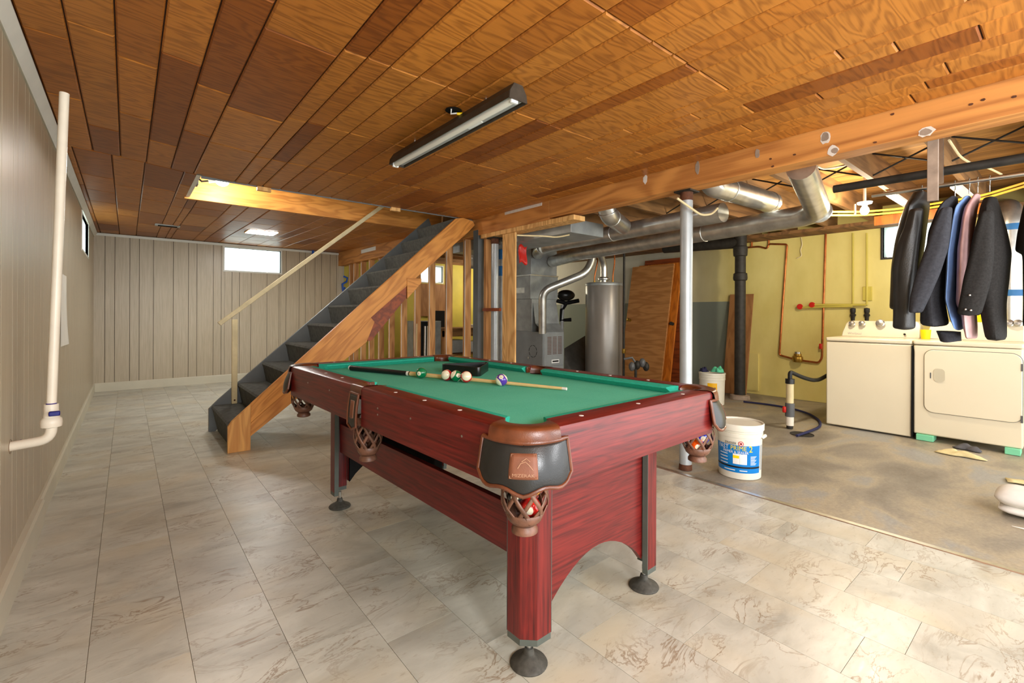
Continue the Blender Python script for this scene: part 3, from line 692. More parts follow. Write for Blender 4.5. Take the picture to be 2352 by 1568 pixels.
for sx in (-1, 1):
    pk = bpy.data.objects.new('side_pocket', None); COL.objects.link(pk); pk.parent = pt
    def cap2(u, v):
        y = (u - .5) * 2 * (SP + .004)
        prof = [(.088, -.04), (.086, -.006), (.07, .002), (.02, .003), (.004, -.002), (-.002, -.015), (-.001, -.036)]
        x = v * (len(prof) - 1); i = min(int(x), len(prof) - 2); f = x - i
        a_ = prof[i][0] * (1 - f) + prof[i + 1][0] * f; z_ = prof[i][1] * (1 - f) + prof[i + 1][1] * f
        if a_ > .06: a_ = a_ - .05 * (1 - (y / (SP + .004)) ** 2)
        return (sx * (W - a_), y, ZT + z_)
    part(MB().grid(cap2, 12, 12).build('leather_cap', 'brown_leather', pk, smooth=60), 'brown leather pocket cap')
    for e in (-1, 1):
        MB().box(*sorted((sx * (W - .085), sx * (W - .11))), *sorted((e * SP, e * (SP + .012))), ZB, ZT - .002).build('cap_tongue', 'brown_leather', pk, bevel=.003)
    hw2 = .043
    def sh2(u, v):
        y = (u - .5) * 2 * hw2; z_ = ZT - .034 + (.668 - .016 * (1 - abs(y) / hw2) - (ZT - .034)) * v
        return (sx * (W + .006 + .012 * v + .004 * math.sin(math.pi * v)), y, z_)
    part(MB().grid(sh2, 10, 8).build('shield', 'black_leather', pk, smooth=70, solid=.004), 'black leather pocket shield')
    loop = [sh2(i / 10, 0) for i in range(11)] + [sh2(1, j / 8) for j in range(1, 9)] + [sh2(1 - i / 10, 1) for i in range(1, 11)] + [sh2(0, 1 - j / 8) for j in range(1, 9)]
    MB().tube(loop, .0055, 8).build('piping', 'brown_leather', pk)
    def q2(u, v): x, y, z = sh2(.5 + (u - .5) * .42, .45 + (v - .5) * .5); return (x + sx * .0035, y, z)
    MB().grid(q2, 4, 4).build('emblem', 'emblem_leather', pk, solid=.0012)
    MB().tube([q2(*c) for c in ((0, 0), (1, 0), (1, 1), (0, 1), (0, 0))], .001, 5).build('emblem_border', 'stitch', pk)
    lattice(pk, (sx * (W - .055), 0), .670, .054, .138); BASKETS[(sx, 0)] = (sx * (W - .055), 0)
# name plate
m = MB().box(.46, .499, -L - .0018, -L + .001, .758, .792).build('name_plate', 'label_black', pt, smooth=0); part(m, 'small black and gold name plate')
MB().tube([(.4795 + .0165 * math.cos(a * math.pi / 12), -L - .0025, .775 + .0095 * math.sin(a * math.pi / 12)) for a in range(25)], .0009, 5).build('plate_oval', 'gold', pt)
text('plate_lettering', 'Mizerak', .0095, lambda x, y: (.4795 + x, -L - .0026, .775 + y), 'gold', pt)
# legs, end panels, stretchers, feet
LX, LY, LW = .33, .815, .051
for sx in (-1, 1):
    for sy in (-1, 1):
        x, y = sx * LX, sy * LY; c_ = .04
        th = .024; q_ = lambda a_, b_: (x + sx * a_, y + sy * b_)
        pl = [q_(-LW, LW), q_(LW - c_, LW), q_(LW, LW - c_), q_(LW, -LW), q_(LW - th, -LW), q_(LW - th, LW - c_ - .01), q_(LW - c_ - .01, LW - th), q_(-LW, LW - th)]
        lg = bpy.data.objects.new('leg', None); COL.objects.link(lg); lg.parent = pt
        MB().prism(pl, 2, .105, ZB - .1).build('leg_post', 'mahogany_z', lg, smooth=0, bevel=.0015)
        MB().prism([(x + (u - x) * .985, y + (v - y) * .985) for u, v in pl], 2, .085, .106).build('leg_tip', 'grey_edge', lg, smooth=0)
        MB().cyl((x, y, .03), (x, y, .09), .0085, 10).build('screw', 'steel', lg)
        MB().lathe([(0, 0), (.06, 0), (.062, .004), (.058, .010), (.035, .022), (.018, .034), (.014, .052), (.0, .053)], (x, y, 0), 32).build('foot_pad', 'rubber_foot', lg)
        (a0, b0), (a1, b1) = q_(-LW - .002, LW - th), q_(-LW, LW); MB().box(*sorted((a0, a1)), *sorted((b0, b1)), .105, ZB - .17).build('edge_band', 'grey_edge', lg, smooth=0)
        (a0, b0), (a1, b1) = q_(LW - th, -LW - .002), q_(LW, -LW); MB().box(*sorted((a0, a1)), *sorted((b0, b1)), .105, ZB - .17).build('edge_band', 'grey_edge', lg, smooth=0)
for sy in (-1, 1):
    n_ = 16; arch = [(-LX + LW + (2 * (LX - LW)) * k / n_, .14 + .15 * math.sin(math.pi * k / n_) ** .8) for k in range(n_ + 1)]
    poly = arch + [(LX - LW, ZB - .1), (-LX + LW, ZB - .1)]
    m = MB(); y0, y1 = sy * (LY + .022), sy * (LY - .0); k2 = len(poly)
    m.add([(u, y0, v) for u, v in poly] + [(u, y1, v) for u, v in poly], [tuple(range(k2)), tuple(range(2 * k2 - 1, k2 - 1, -1))] + [(k, k2 + k, k2 + (k + 1) % k2, (k + 1) % k2) for k in range(k2)])
    m.build('end_panel', 'mahogany_x', pt, smooth=0)
    if sy > 0:
        m = MB(); y0, y1 = sy * (LY - .004), sy * (LY - .02)
        m.add([(u, y0, v) for u, v in poly] + [(u, y1, v) for u, v in poly], [tuple(range(k2)), tuple(range(2 * k2 - 1, k2 - 1, -1))] + [(k, k2 + k, k2 + (k + 1) % k2, (k + 1) % k2) for k in range(k2)])
        m.build('panel_back', 'black_matte', pt, smooth=0)
for sx in (-1, 1):
    MB().box(*sorted((sx * (LX + .02), sx * (LX - .005))), -LY + LW, LY - LW, .335, .50).build('stretcher', 'mahogany_y', pt, bevel=.0015)
MB().box(-.21, -.16, -.03, LY - .03, .34, .68).build('support_box', 'black_matte', pt, bevel=.008)
MB().box(-.30, .30, -LY - .02, LY + .02, ZB - .10, ZB - .03).build('bed_frame', 'black_matte', pt, smooth=0)

# ---- balls, cue, triangle
def ball(name, mat, label, c, up=(0, 0, 1), front=None, num=None, group=None):
    """up = stripe axis, front = direction of the number disc"""
    r = .0286; o = MB().sphere((0, 0, 0), r, 28, 18).build(name, mat, smooth=180)
    z_ = Vector(up).normalized(); f = Vector(front if front else (-.7, -.6, .4)); x_ = (f - z_ * f.dot(z_)).normalized(); y_ = z_.cross(x_)
    o.matrix_world = Matrix(((x_.x, y_.x, z_.x, c[0]), (x_.y, y_.y, z_.y, c[1]), (x_.z, y_.z, z_.z, c[2]), (0, 0, 0, 1)))
    if num:
        vs, fs = text_verts(num, .0145)
        MB().add([(math.sqrt(max(1e-9, (r * 1.004) ** 2 - x * x - y * y)), -y * 0 + x, y) for x, y, z in vs], fs).build('number', 'label_black', o, smooth=0)
    return tag(o, label, 'billiard ball', group)
zb = ZB + .0291
tocam = lambda p: (CAMP - Vector(p)).normalized()
cue_a, cue_b = A(801, 845, Z=ZB + .016), A(1300, 894, Z=ZB + .007)
cue_a.z, cue_b.z = ZB + .0167, ZB + .0080
cn = Vector((-(cue_b - cue_a).y, (cue_b - cue_a).x, 0)).normalized(); cue_a += cn * .008; cue_b += cn * .008
def bp(px, py):            # the balls lie touching the cue on the viewer's side
    q = A(px, py, Z=zb); s_ = (q - cue_a).dot(cn); q += cn * (-.0375 - s_); return (q.x, q.y, zb)
G = 'balls lying on the cloth'
c = bp(972.5, 855.5); v_ = tocam(c); ball('billiard_ball', 'ball_green', 'solid green ball lying against the dark cue butt', c, (0, 0, 1), v_ + Vector((-.35, .3, .75)), '6', G)
c = bp(1028, 861); v_ = tocam(c); ball('billiard_ball', 'ball_maroon_stripe', 'dark red striped ball showing its white side, left of the green striped ball', c, v_ + Vector((-.35, .25, .1)), Vector((.7, .4, .6)), '15', G)
c = bp(1049, 863); v_ = tocam(c); ball('billiard_ball', 'ball_green_stripe', 'green striped ball between the two red striped balls', c, Vector((.85, -.25, -.55)), v_ + Vector((.0, .05, .35)), '14', G)
c = bp(1072, 865); v_ = tocam(c); ball('billiard_ball', 'ball_red_stripe', 'bright red striped ball showing its white side, right of the green striped ball', c, v_ + Vector((.1, -.05, .25)), Vector((-.8, .3, -.55)), '11', G)
c = bp(1153, 872); v_ = tocam(c); ball('billiard_ball', 'ball_purple_stripe', 'purple striped ball lying alone towards the cue tip', c, Vector((.8, -.2, .5)), v_ + Vector((-.45, .35, .15)), '12', G)
def tl_(x, y, z): return tuple(TM @ Vector((x, y, z)))
bx_, by_ = BASKETS[(-1, -1)]
for nm, mt, off, lb in (('billiard_ball', 'ball_red', (.012, -.012, .600), 'solid red ball in the nearest corner pocket basket'), ('billiard_ball', 'ball_black', (-.018, .016, .636), 'black ball in the nearest corner pocket basket'),
                        ('billiard_ball', 'ball_yellow', (.022, -.008, .656), 'yellow ball in the nearest corner pocket basket')):
    ball(nm, mt, lb, tl_(bx_ + off[0], by_ + off[1], off[2]), group='balls in the nearest pocket')
bx_, by_ = BASKETS[(1, -1)]
for mt, off, lb in (('ball_blue', (.016, -.012, .628), 'blue ball in the right corner pocket by the paint bucket'), ('ball_orange', (-.022, -.008, .600), 'orange ball in the right corner pocket by the paint bucket')):
    ball('billiard_ball', mt, lb, tl_(bx_ + off[0], by_ + off[1], off[2]), group='balls in the right pocket')
a, b = cue_a, cue_b
cue = empty('pool_cue', 'wooden pool cue with a black butt resting on the green cloth', 'pool cue')
def seg(t0, t1, r0, r1, nm, mt): MB().tube([a.lerp(b, t0), a.lerp(b, t1)], [r0, r1], 14).build(nm, mt, cue)
rr = lambda t_: .0155 + (.0066 - .0155) * t_
seg(0, .008, .0135, rr(0), 'butt_cap', 'label_white'); seg(.008, .03, rr(.01), rr(.03), 'bumper_ring', 'black_plastic'); seg(.03, .325, rr(.03), rr(.325), 'butt', 'black_plastic')
seg(.325, .335, rr(.325) + .0004, rr(.335) + .0004, 'joint_collar', 'label_white'); seg(.335, .985, rr(.335), rr(.985), 'shaft', 'maple'); seg(.985, 1, rr(.985), rr(1), 'tip', 'cloth_white')
seg(.337, .43, rr(.337) + .0003, .006, 'splice', 'black_plastic')
tri = [Vector(A(1102, 866, Z=ZB)), Vector(A(985, 853, Z=ZB))]; side = tri[1] - tri[0]
tri[1] = tri[0] + side.normalized() * .31
tri.append(tri[0] + Matrix.Rotation(-math.pi / 3, 3, 'Z') @ (tri[1] - tri[0]))
cen = sum(tri, Vector()) / 3; cor = []
for i in range(3):
    cor += arc_path(tri[i - 1], tri[i], tri[(i + 1) % 3], .045, 5)
m = MB(); n_ = len(cor)
for f_, z_ in ((1, .001), (1, .052), (.93, .052), (.93, .008)):
    m.v += [(cen.x + (p.x - cen.x) * f_, cen.y + (p.y - cen.y) * f_, ZB + z_) for p in cor]
m.f += [(r_ * n_ + k, r_ * n_ + (k + 1) % n_, (r_ + 1) % 4 * n_ + (k + 1) % n_, (r_ + 1) % 4 * n_ + k) for r_ in range(4) for k in range(n_)]
tag(m.build('ball_rack', 'black_plastic', smooth=40, bevel=.002), 'black plastic triangle rack lying behind the balls', 'ball rack')

# ================================================================== PIPE ON THE LEFT WALL
pv = empty('drain_pipe', 'white plastic pipe with a blue valve standing out from the left wall', 'pipe')
w0, e0 = Vector((XL + .004, 2.80, .585)), Vector((-.247, 2.775, .60))
tp = Vector((-.212, 2.79, 2.085))
MB().tube(rounded([w0, e0, e0 + Vector((.001, 0, .10))], .045), .0195, 14).build('elbow', 'pvc_white', pv)
MB().tube([w0 + Vector((.03, 0, .004)), w0 + Vector((.034, 0, .004))], .0202, 14).build('primer_band', 'purple_primer', pv)
b0 = e0 + Vector((0, 0, .05)); 
MB().lathe([(.02, .0), (.034, .004), (.036, .02), (.034, .036), (.026, .045), (.026, .055), (.024, .058), (.024, .10), (.0, .10)], tuple(b0), 18).build('valve_body', 'pvc_white', pv)
MB().tube([b0 + Vector((.0, -.02, .06)), b0 + Vector((.012, -.05, .064))], .008, 8).build('valve_stem', 'blue_plastic', pv)
MB().cbox(b0 + Vector((.014, -.052, .066)), (.035, .018, .02)).build('valve_handle', 'blue_plastic', pv, bevel=.004)
MB().tube([b0 + Vector((0, 0, .09)), tp], .0168, 14).build('riser', 'pvc_white', pv)
MB().tube([b0 + Vector((0, 0, .098)), b0 + Vector((0, 0, .104))], .0175, 14).build('primer_band', 'purple_primer', pv)
MB().lathe([(.018, 0), (.03, .001), (.03, .003)], (0, 0, 0), 16).xf(Matrix.Translation(w0) @ Matrix.Rotation(math.pi / 2, 4, 'Y')).build('wall_hole_edge', 'rust', pv)
p, q = A(157, 660, X=XL + .01), A(150, 795, X=XL + .01)
tag(MB().grid(lambda u, v: (XL + .008 + .016 * (v ** 3) * u, 4.66 + .40 * u, 1.42 - .53 * v), 6, 8).build('wall_paper_sheet', 'paper', smooth=60), 'white paper sheet hanging on the left wall behind the pipe', 'paper')

# ================================================================== CEILING FITTINGS
fx = empty('shop_light', 'dark metal fluorescent light hanging under the plank ceiling', 'ceiling light')
zl = 2.115
P1, P2 = A(1165, 222, Z=zl), A(1208, 238, Z=zl); Q1, Q2 = A(897, 379, Z=zl), A(931, 386, Z=zl)
lx0, lx1 = (P1.x + Q1.x) / 2, (P2.x + Q2.x) / 2; ly0, ly1 = (P1.y + P2.y) / 2, (Q1.y + Q2.y) / 2
def hood(x): return [(x[0], zl), (x[0] + .005, zl + .035), (x[0] + .03, zl + .075), (x[1] - .03, zl + .075), (x[1] - .005, zl + .035), (x[1], zl)]
hp = hood((lx0, lx1)); m = MB(); n_ = len(hp)
m.add([(u, ly0, v) for u, v in hp] + [(u, ly1, v) for u, v in hp], [(k, k + 1, n_ + k + 1, n_ + k) for k in range(n_ - 1)])
m.build('hood', 'lampshade_dark', fx, smooth=0, solid=.003)
for y_ in (ly0, ly1): MB().prism([(u, v) for u, v in hp], 1, y_ - .003, y_ + .003).build('end_cap', 'lampshade_dark', fx, smooth=0)
MB().box(lx0 + .012, lx1 - .012, ly0 + .005, ly1 - .005, zl + .012, zl + .017).build('reflector', 'label_grey', fx, smooth=0)
xm = lx0 + (lx1 - lx0) * .36
MB().tube([(xm, ly0 + .02, zl + .006), (xm, ly1 - .02, zl + .006)], .0165, 14).build('tube', 'tube_glass', fx)
for y_ in (ly0 + .012, ly1 - .012): MB().cbox((xm, y_, zl + .006), (.04, .016, .036)).build('tube_holder', 'label_white', fx, bevel=.003)
c = A(1112, 280, Z=zl + .044); MB().box(lx1 - .062, lx1 - .02, c.y - .06, c.y + .06, zl + .0095, zl + .0125).build('rating_label', 'label_white', fx, smooth=0)
MB().box(lx1 - .06, lx1 - .046, c.y - .055, c.y + .055, zl + .0085, zl + .010).build('label_print', 'label_black', fx, smooth=0)
for y_ in (ly0 + .25, ly1 - .25): MB().cyl(((lx0 + lx1) / 2, y_, zl + .07), ((lx0 + lx1) / 2, y_, cz(1.3, y_) + .002), .006, 8).build('hanger', 'steel', fx)
jb = empty('junction_box', 'open wiring hole with a yellow wire nut beside the fluorescent light', 'junction box')
c = A(1062, 259, Z=2.21); c.x -= .055
MB().lathe([(.04, .0), (.045, -.004), (.03, -.003), (.0, -.001)], tuple(c + Vector((0, 0, .0))), 12).build('box_opening', 'black_matte', jb)
MB().tube([c + Vector((-.02, -.01, -.004)), c + Vector((-.01, .01, -.02)), c + Vector((.02, .0, -.012))], .004, 6).build('wire', 'label_white', jb)
MB().tube([c + Vector((.02, 0, -.014)), c + Vector((.045, -.012, -.014))], [.006, .009], 8).build('wire_nut', 'label_yellow', jb)
c = A(385, 516, Z=2.27)
vt = empty('ceiling_vent', 'small pale slotted vent in the far plank ceiling', 'vent')
MB().box(c.x - .13, c.x + .13, c.y - .06, c.y + .06, cz(c.x, c.y) - .012, cz(c.x, c.y) + .002).build('vent_frame', 'label_grey', vt, bevel=.004)
for k in range(5): MB().box(c.x - .10, c.x + .10, c.y - .04 + k * .018, c.y - .032 + k * .018, cz(c.x, c.y) - .016, cz(c.x, c.y) - .011).build('slot', 'black_matte', vt, smooth=0)
fp = empty('flush_light', 'bright white square light panel in the far ceiling', 'ceiling light')
MB().box(FAR_PANEL.x - .17, FAR_PANEL.x + .17, FAR_PANEL.y - .155, FAR_PANEL.y + .155, FAR_PANEL.z - .006, FAR_PANEL.z + .01).build('diffuser', 'panel_glow', fp, smooth=0)
MB().box(FAR_PANEL.x - .185, FAR_PANEL.x + .185, FAR_PANEL.y - .17, FAR_PANEL.y + .17, FAR_PANEL.z - .003, FAR_PANEL.z + .012).build('frame', 'stringer_wood', fp, smooth=0)
# stairwell work lamp
sl_ = empty('stairwell_lamp', 'glaring white work lamp clamped inside the stairwell opening', 'lamp')
c = STAIR_LAMP
MB().sphere(c, .055, 18, 12, (1, 1, .85)).build('bulb', 'bulb_glow', sl_)
MB().cyl(c + Vector((-.05, 0, .0)), c + Vector((-.10, .02, -.01)), .022, 12).build('socket', 'label_white', sl_)
MB().tube([c + Vector((-.09, .02, -.01)), c + Vector((-.15, .05, -.02)), c + Vector((-.19, .06, .02))], .008, 8).build('arm', 'cast_iron', sl_)
MB().box(c.x - .205, c.x - .175, c.y + .02, c.y + .12, c.z - .06, c.z - .0).build('clamp', 'cast_iron', sl_, bevel=.004)
for i, p in enumerate(REAR_FILLS):  # tripods invented to carry the added rear fill lights
    e = empty('fill_light_stand', 'tripod fill light added unseen behind the viewer, ' + ('by the panelled wall' if i == 0 else 'by the concrete'), 'lamp', (p.x, p.y, 0), group='fill lights added behind the viewer')
    for k in range(3):
        a_ = k * 2.094; MB().tube([(0, 0, .6), (.38 * math.cos(a_), .38 * math.sin(a_), .008)], .009, 8).build('leg', 'cast_iron', e)
    MB().tube([(0, 0, .45), (0, 0, p.z - .26)], .013, 10).build('pole', 'cast_iron', e)
    MB().lathe([(0, p.z - .26), (.05, p.z - .255), (.08, p.z - .24), (.085, p.z - .225)], n=16).build('reflector', 'galvanised', e, solid=.003)
# utility lamp
def bulb_lamp(name, c, label, mat):
    e = empty(name, label, 'lamp')
    MB().sphere(c, .035, 16, 10, (1, 1, 1.15)).build('bulb', mat, e)
    MB().lathe([(.02, .03), (.022, .05), (.055, .06), (.06, .075), (0, .08)], tuple(c), 16).build('holder', 'label_white', e)
    MB().cyl((c.x, c.y, c.z + .07), (c.x, c.y, 2.46), .012, 10).build('stem', 'label_white', e)
    MB().tube([c + Vector((-.05, .06, .06)), c + Vector((-.05, .06, -.03))], .008, 8).build('pull_switch', 'label_white', e)
    return e
bulb_lamp('utility_lamp', UTIL_LAMP, 'glowing bare bulb among the laundry ceiling joists', 'bulb_warm')
bulb_lamp('workshop_lamp', SHOP_LAMP, 'bare bulb lighting the workshop wall behind the studs', 'bulb_warm')

# ================================================================== DUCTS
def duct(name, pts, r, label, rr=.12, mat='galvanised', seams=()):
    e = empty(name, label, 'duct'); path = rounded(pts, rr, 5)
    MB().tube(path, r, 20).build('pipe', mat, e)
    for s in seams:
        i = min(int(s * (len(pts) - 1)), len(pts) - 2); f = s * (len(pts) - 1) - i
        p0 = Vector(pts[i]).lerp(Vector(pts[i + 1]), f); d_ = (Vector(pts[i + 1]) - Vector(pts[i])).normalized()
        MB().tube([p0 - d_ * .006, p0 - d_ * .003, p0 + d_ * .003, p0 + d_ * .006], [r + .001, r + .005, r + .005, r + .001], 20).build('seam_ring', mat, e)
    return e
duct('round_duct', [(4.60, 5.00, 2.02), (4.2, 4.5, 2.02), (4.0, 1.97, 2.03)], .085, 'upper galvanised round duct running from the furnace towards the steel post', .25, seams=(.5, .75))
duct('round_duct', [(4.93, 5.03, 1.93), (4.6, 4.2, 1.935), (4.2, 1.3, 1.94), (3.34, 1.14, 2.09)], .085, 'lower galvanised duct that turns up into the beam beside the bulb', .17, seams=(.55, .68))
o = duct('capped_duct', [(3.36, 1.77, 2.22), (3.42, 1.77, 2.122), (4.42, 1.74, 2.135)], .088, 'short capped galvanised duct elbow under the beam beside the post', .14, seams=(.45, .62, .97))
p0, p1 = Vector((3.44, 2.78, 2.06)), Vector((3.86, 2.93, 2.03))
duct('branch_duct', [p0 + Vector((-.07, -.02, .11)), p0, p1], .082, 'stubby galvanised branch duct dropping onto the upper duct', .1, seams=(.4, .62))
tag(MB().box(3.28, 3.76, 3.10, 5.2, 1.925, 2.06).build('return_duct', 'galv_dull', bevel=.003), 'flat grey sheet metal return duct above the furnace', 'duct')
# furnace
fu = empty('furnace', 'grey gas furnace with louvred front and tall sheet metal plenum', 'furnace', (4.535, 4.815, 0))
MB().box(0, .42, 0, .78, .03, .885).build('cabinet', 'furnace_grey', fu, bevel=.004)
MB().box(.012, .408, -.012, .002, .40, .875).build('front_panel', 'furnace_grey', fu, bevel=.004)
MB().box(.012, .408, -.010, .002, .05, .39).build('lower_panel', 'furnace_grey', fu, bevel=.004)
for k in range(3):
    gv = MB()
    for j in range(13): gv.box(.075 + k * .105, .155 + k * .105, -.015, -.011, .565 + j * .02, .573 + j * .02)
    gv.build('louvre_column', 'rust', fu, smooth=0)
MB().box(.16, .31, -.016, -.011, .435, .485).build('maker_label', 'label_white', fu, smooth=0)
MB().box(.175, .295, -.0175, -.015, .45, .472).build('label_print', 'label_black', fu, smooth=0)
for r0, n0 in ((.055, 16),):
    for j in range(0, 16, 2):
        a0 = j * math.pi / 8
        MB().tube([(-.0015, .21 + .085 * math.cos(a0 + t_), .60 + .085 * math.sin(a0 + t_)) for t_ in (0, .2, .4, .58)], .003, 5).build('knockout_mark', 'black_matte', fu)
MB().cyl((-.012, .30, .50), (.0, .30, .50), .018, 12).build('fitting', 'steel', fu)
MB().box(.0, .50, .24, .80, .886, 1.36).build('coil_case', 'galv_dull', fu, bevel=.004)
m = MB(); m.add([(.02, .24, 1.3), (.50, .24, 1.3), (.50, .18, 1.0), (.02, .18, 1.0), (.42, .02, .886), (.02, .02, .886)], [(0, 1, 2, 3), (3, 2, 4, 5)])
m.build('sloped_front', 'galv_dull', fu, smooth=0, solid=.004)
MB().box(.0, .56, .27, .84, 1.362, 1.70).build('transition', 'galv_dull', fu, bevel=.004)
MB().box(-.005, .57, .265, .845, 1.70, 1.72).build('flange', 'galvanised', fu, bevel=.002)
MB().box(.02, .55, .28, .83, 1.72, 2.10).build('plenum', 'galv_dull', fu, bevel=.004)
MB().box(-.004, 0, .4, .78, 1.45, 1.53).build('foil_tape', 'galvanised', fu, smooth=0)
zf = 6.42
part(MB().tube(rounded([D(1246, 765, 6.55), D(1246, 668, 6.45), D(1345, 628, 6.45), D(1361, 598, 6.5), D(1362, 546, 6.5)], .13, 6), .055, 16).xf(Matrix.Translation((-4.535, -4.815, 0))).build('flue_pipe', 'galvanised', fu), 'shiny jointed flue pipe')
red = empty('red_cloth', 'small red cloth hanging beside the furnace plenum', 'cloth')
p = D(1199, 564, 5.2); q = D(1196, 594, 5.2)
MB().grid(lambda u, v: tuple(p + Vector((.77 * (u - .4) * .09, -.64 * (u - .4) * .09 + .01 * math.sin(5 * v), -.20 * v + .02 * math.sin(6 * u)))), 6, 6).build('fabric', 'red_plastic', red, smooth=60, solid=.004)
# water heater
hc = D(1387, 720, 6.9); hx, hy = hc.x, hc.y
wh = empty('water_heater', 'tall grey cylindrical water heater with flue on top', 'water heater', (hx, hy, 0))
MB().lathe([(0, .02), (.262, .02), (.27, .04), (.27, 1.58), (.262, 1.60), (0, 1.605)], n=40).build('tank', 'heater_grey', wh)
MB().lathe([(.272, 1.555), (.2735, 1.56), (.2735, 1.585), (.27, 1.59)], n=40).build('rim', 'galv_dull', wh)
MB().lathe([(.05, 1.60), (.05, 1.64), (.085, 1.65), (.085, 1.665), (.05, 1.69), (.05, 1.72)], n=20).build('draft_hood', 'galvanised', wh)
o_ = Vector((hx, hy, 0))
MB().tube(rounded([Vector((0, 0, 1.70)), Vector((0, 0, 1.88)), D(1376, 578, 6.75) - o_, D(1364, 556, 6.6) - o_], .09, 6), .05, 16).build('flue', 'galvanised', wh)
for i, (a_, b_, c_) in enumerate(((.13, (1412, 600, 6.85), (1410, 545, 6.9)), (-.14, (1372, 605, 6.9), (1376, 560, 6.95)))):
    d0 = RT * a_; MB().tube(rounded([d0 + Vector((0, 0, 1.60)), d0 + Vector((0, 0, 1.70)), D(*b_) - o_, D(*c_) - o_], .05, 5), .011, 10).build('copper_pipe', 'copper', wh)
    MB().lathe([(.016, 1.60), (.016, 1.635), (.0, 1.636)], (d0.x, d0.y, 0), 10).build('nipple', 'brass', wh)
gp = empty('gas_pipe', 'thin black iron gas pipe standing beside the water heater', 'pipe')
b0, b1 = D(1433, 540, 6.62), D(1433, 720, 6.62)
MB().tube([(b1.x, b1.y, .22), (b1.x, b1.y, 2.25)], .016, 12).build('riser', 'cast_iron', gp)
MB().tube(rounded([(b1.x, b1.y, .24), (b1.x + .1, b1.y - .1, .24), (b1.x + .1, b1.y - .1, .04)], .04), .014, 10).build('lower_leg', 'cast_iron', gp)
MB().cbox((b1.x, b1.y, .62), (.04, .04, .07)).build('valve', 'brass', gp, bevel=.006)
vb = empty('valve_cluster', 'cluster of dark pipe valves and fittings beside the leaning door', 'valve')
c = D(1460, 838, 6.3)
for k, (dx, dz) in enumerate(((-.05, -.02), (.02, .0), (.09, .03), (.14, -.02))):
    MB().sphere(c + RT * dx + Vector((0, 0, dz)), .045, 10, 8, (1, 1, 1.4)).build('valve_body', 'cast_iron' if k % 2 else 'pvc_grey', vb)
MB().tube([c + RT * -.16 + Vector((0, 0, .08)), c + RT * -.05 + Vector((0, 0, .1)), c + RT * .02, c + RT * .14 + Vector((0, 0, .03))], .016, 8).build('hose', 'pvc_grey', vb)
MB().tube([(c.x, c.y, 0), (c.x, c.y, c.z)], .018, 8).build('stand_pipe', 'cast_iron', vb)
# ================================================================== LEANING DOORS, BOARDS, STACK
def leaning(name, y0, y1, xb, xt, z1, th, mat, label, cat='door', knobs=()):
    e = empty(name, label, cat); ln = math.hypot(xt - xb, z1); d_ = Vector((xt - xb, 0, z1)).normalized(); nn = Vector((-d_.z, 0, d_.x))
    base = Vector((xb, 0, .0))
    m = MB(); vs = []
    for t_ in (0, 1):
        for s in (0, 1):
            for y in (y0, y1): q = base + d_ * (ln * t_) + nn * (th * s) + Vector((0, y, 0)); vs.append(q)
    m.add(vs, [(0, 1, 3, 2), (4, 6, 7, 5), (0, 4, 5, 1), (2, 3, 7, 6), (0, 2, 6, 4), (1, 5, 7, 3)])
    m.build('slab', mat, e, bevel=.002)
    for (yk, tk, mt) in knobs:
        q = base + d_ * (ln * tk) + nn * th + Vector((0, yk, 0))
        MB().lathe([(.026, 0), (.026, .006), (.012, .01), (.012, .03), (.028, .04), (.028, .06), (0, .068)], (0, 0, 0), 14).xf(Matrix.Translation(q) @ Vector((0, 0, 1)).rotation_difference(nn).to_matrix().to_4x4()).build('knob', mt, e)
    return e
leaning('leaning_door', 4.13, 4.92, 6.42, 6.79, 1.95, .035, 'door_ply', 'wide plain plywood door leaning against the wall, nearest of the doors', knobs=((4.84, .53, 'brass'),))
leaning('leaning_door', 4.03, 4.83, 6.50, 6.855, 1.97, .035, 'door_orange', 'bright orange door mostly hidden behind the plywood door', knobs=((4.075, .50, 'cast_iron'),))
leaning('leaning_door', 3.95, 4.78, 6.66, 6.95, 2.06, .035, 'door_red', 'dark red door at the back of the leaning doors')
p, q = A(1630, 880, X=6.8), A(1684, 880, X=6.8)
leaning('leaning_board', 2.98, 3.32, 6.74, 6.97, 1.44, .012, 'hardboard', 'brown hardboard sheet leaning between the wall and the black pipe', 'board')
sp_ = empty('soil_stack', 'black cast iron soil stack pipe standing by the yellow wall', 'pipe', (6.43, 2.93, 0))
MB().lathe([(.068, .0), (.068, 1.60), (.085, 1.61), (.09, 1.64), (.085, 1.70), (.068, 1.71), (.068, 1.93), (.086, 1.94), (.09, 2.0), (.09, 2.06), (.078, 2.07), (.078, 2.22)], n=22).build('stack', 'cast_iron', sp_)
MB().lathe([(.13, 0), (.12, .05), (.08, .06)], n=16).build('mortar_collar', 'scuff_grey', sp_)
MB().tube([(0, 0, 2.12), (-.06, .45, 2.13), (-.1, 1.1, 2.15)], .075, 16).build('branch', 'cast_iron', sp_)
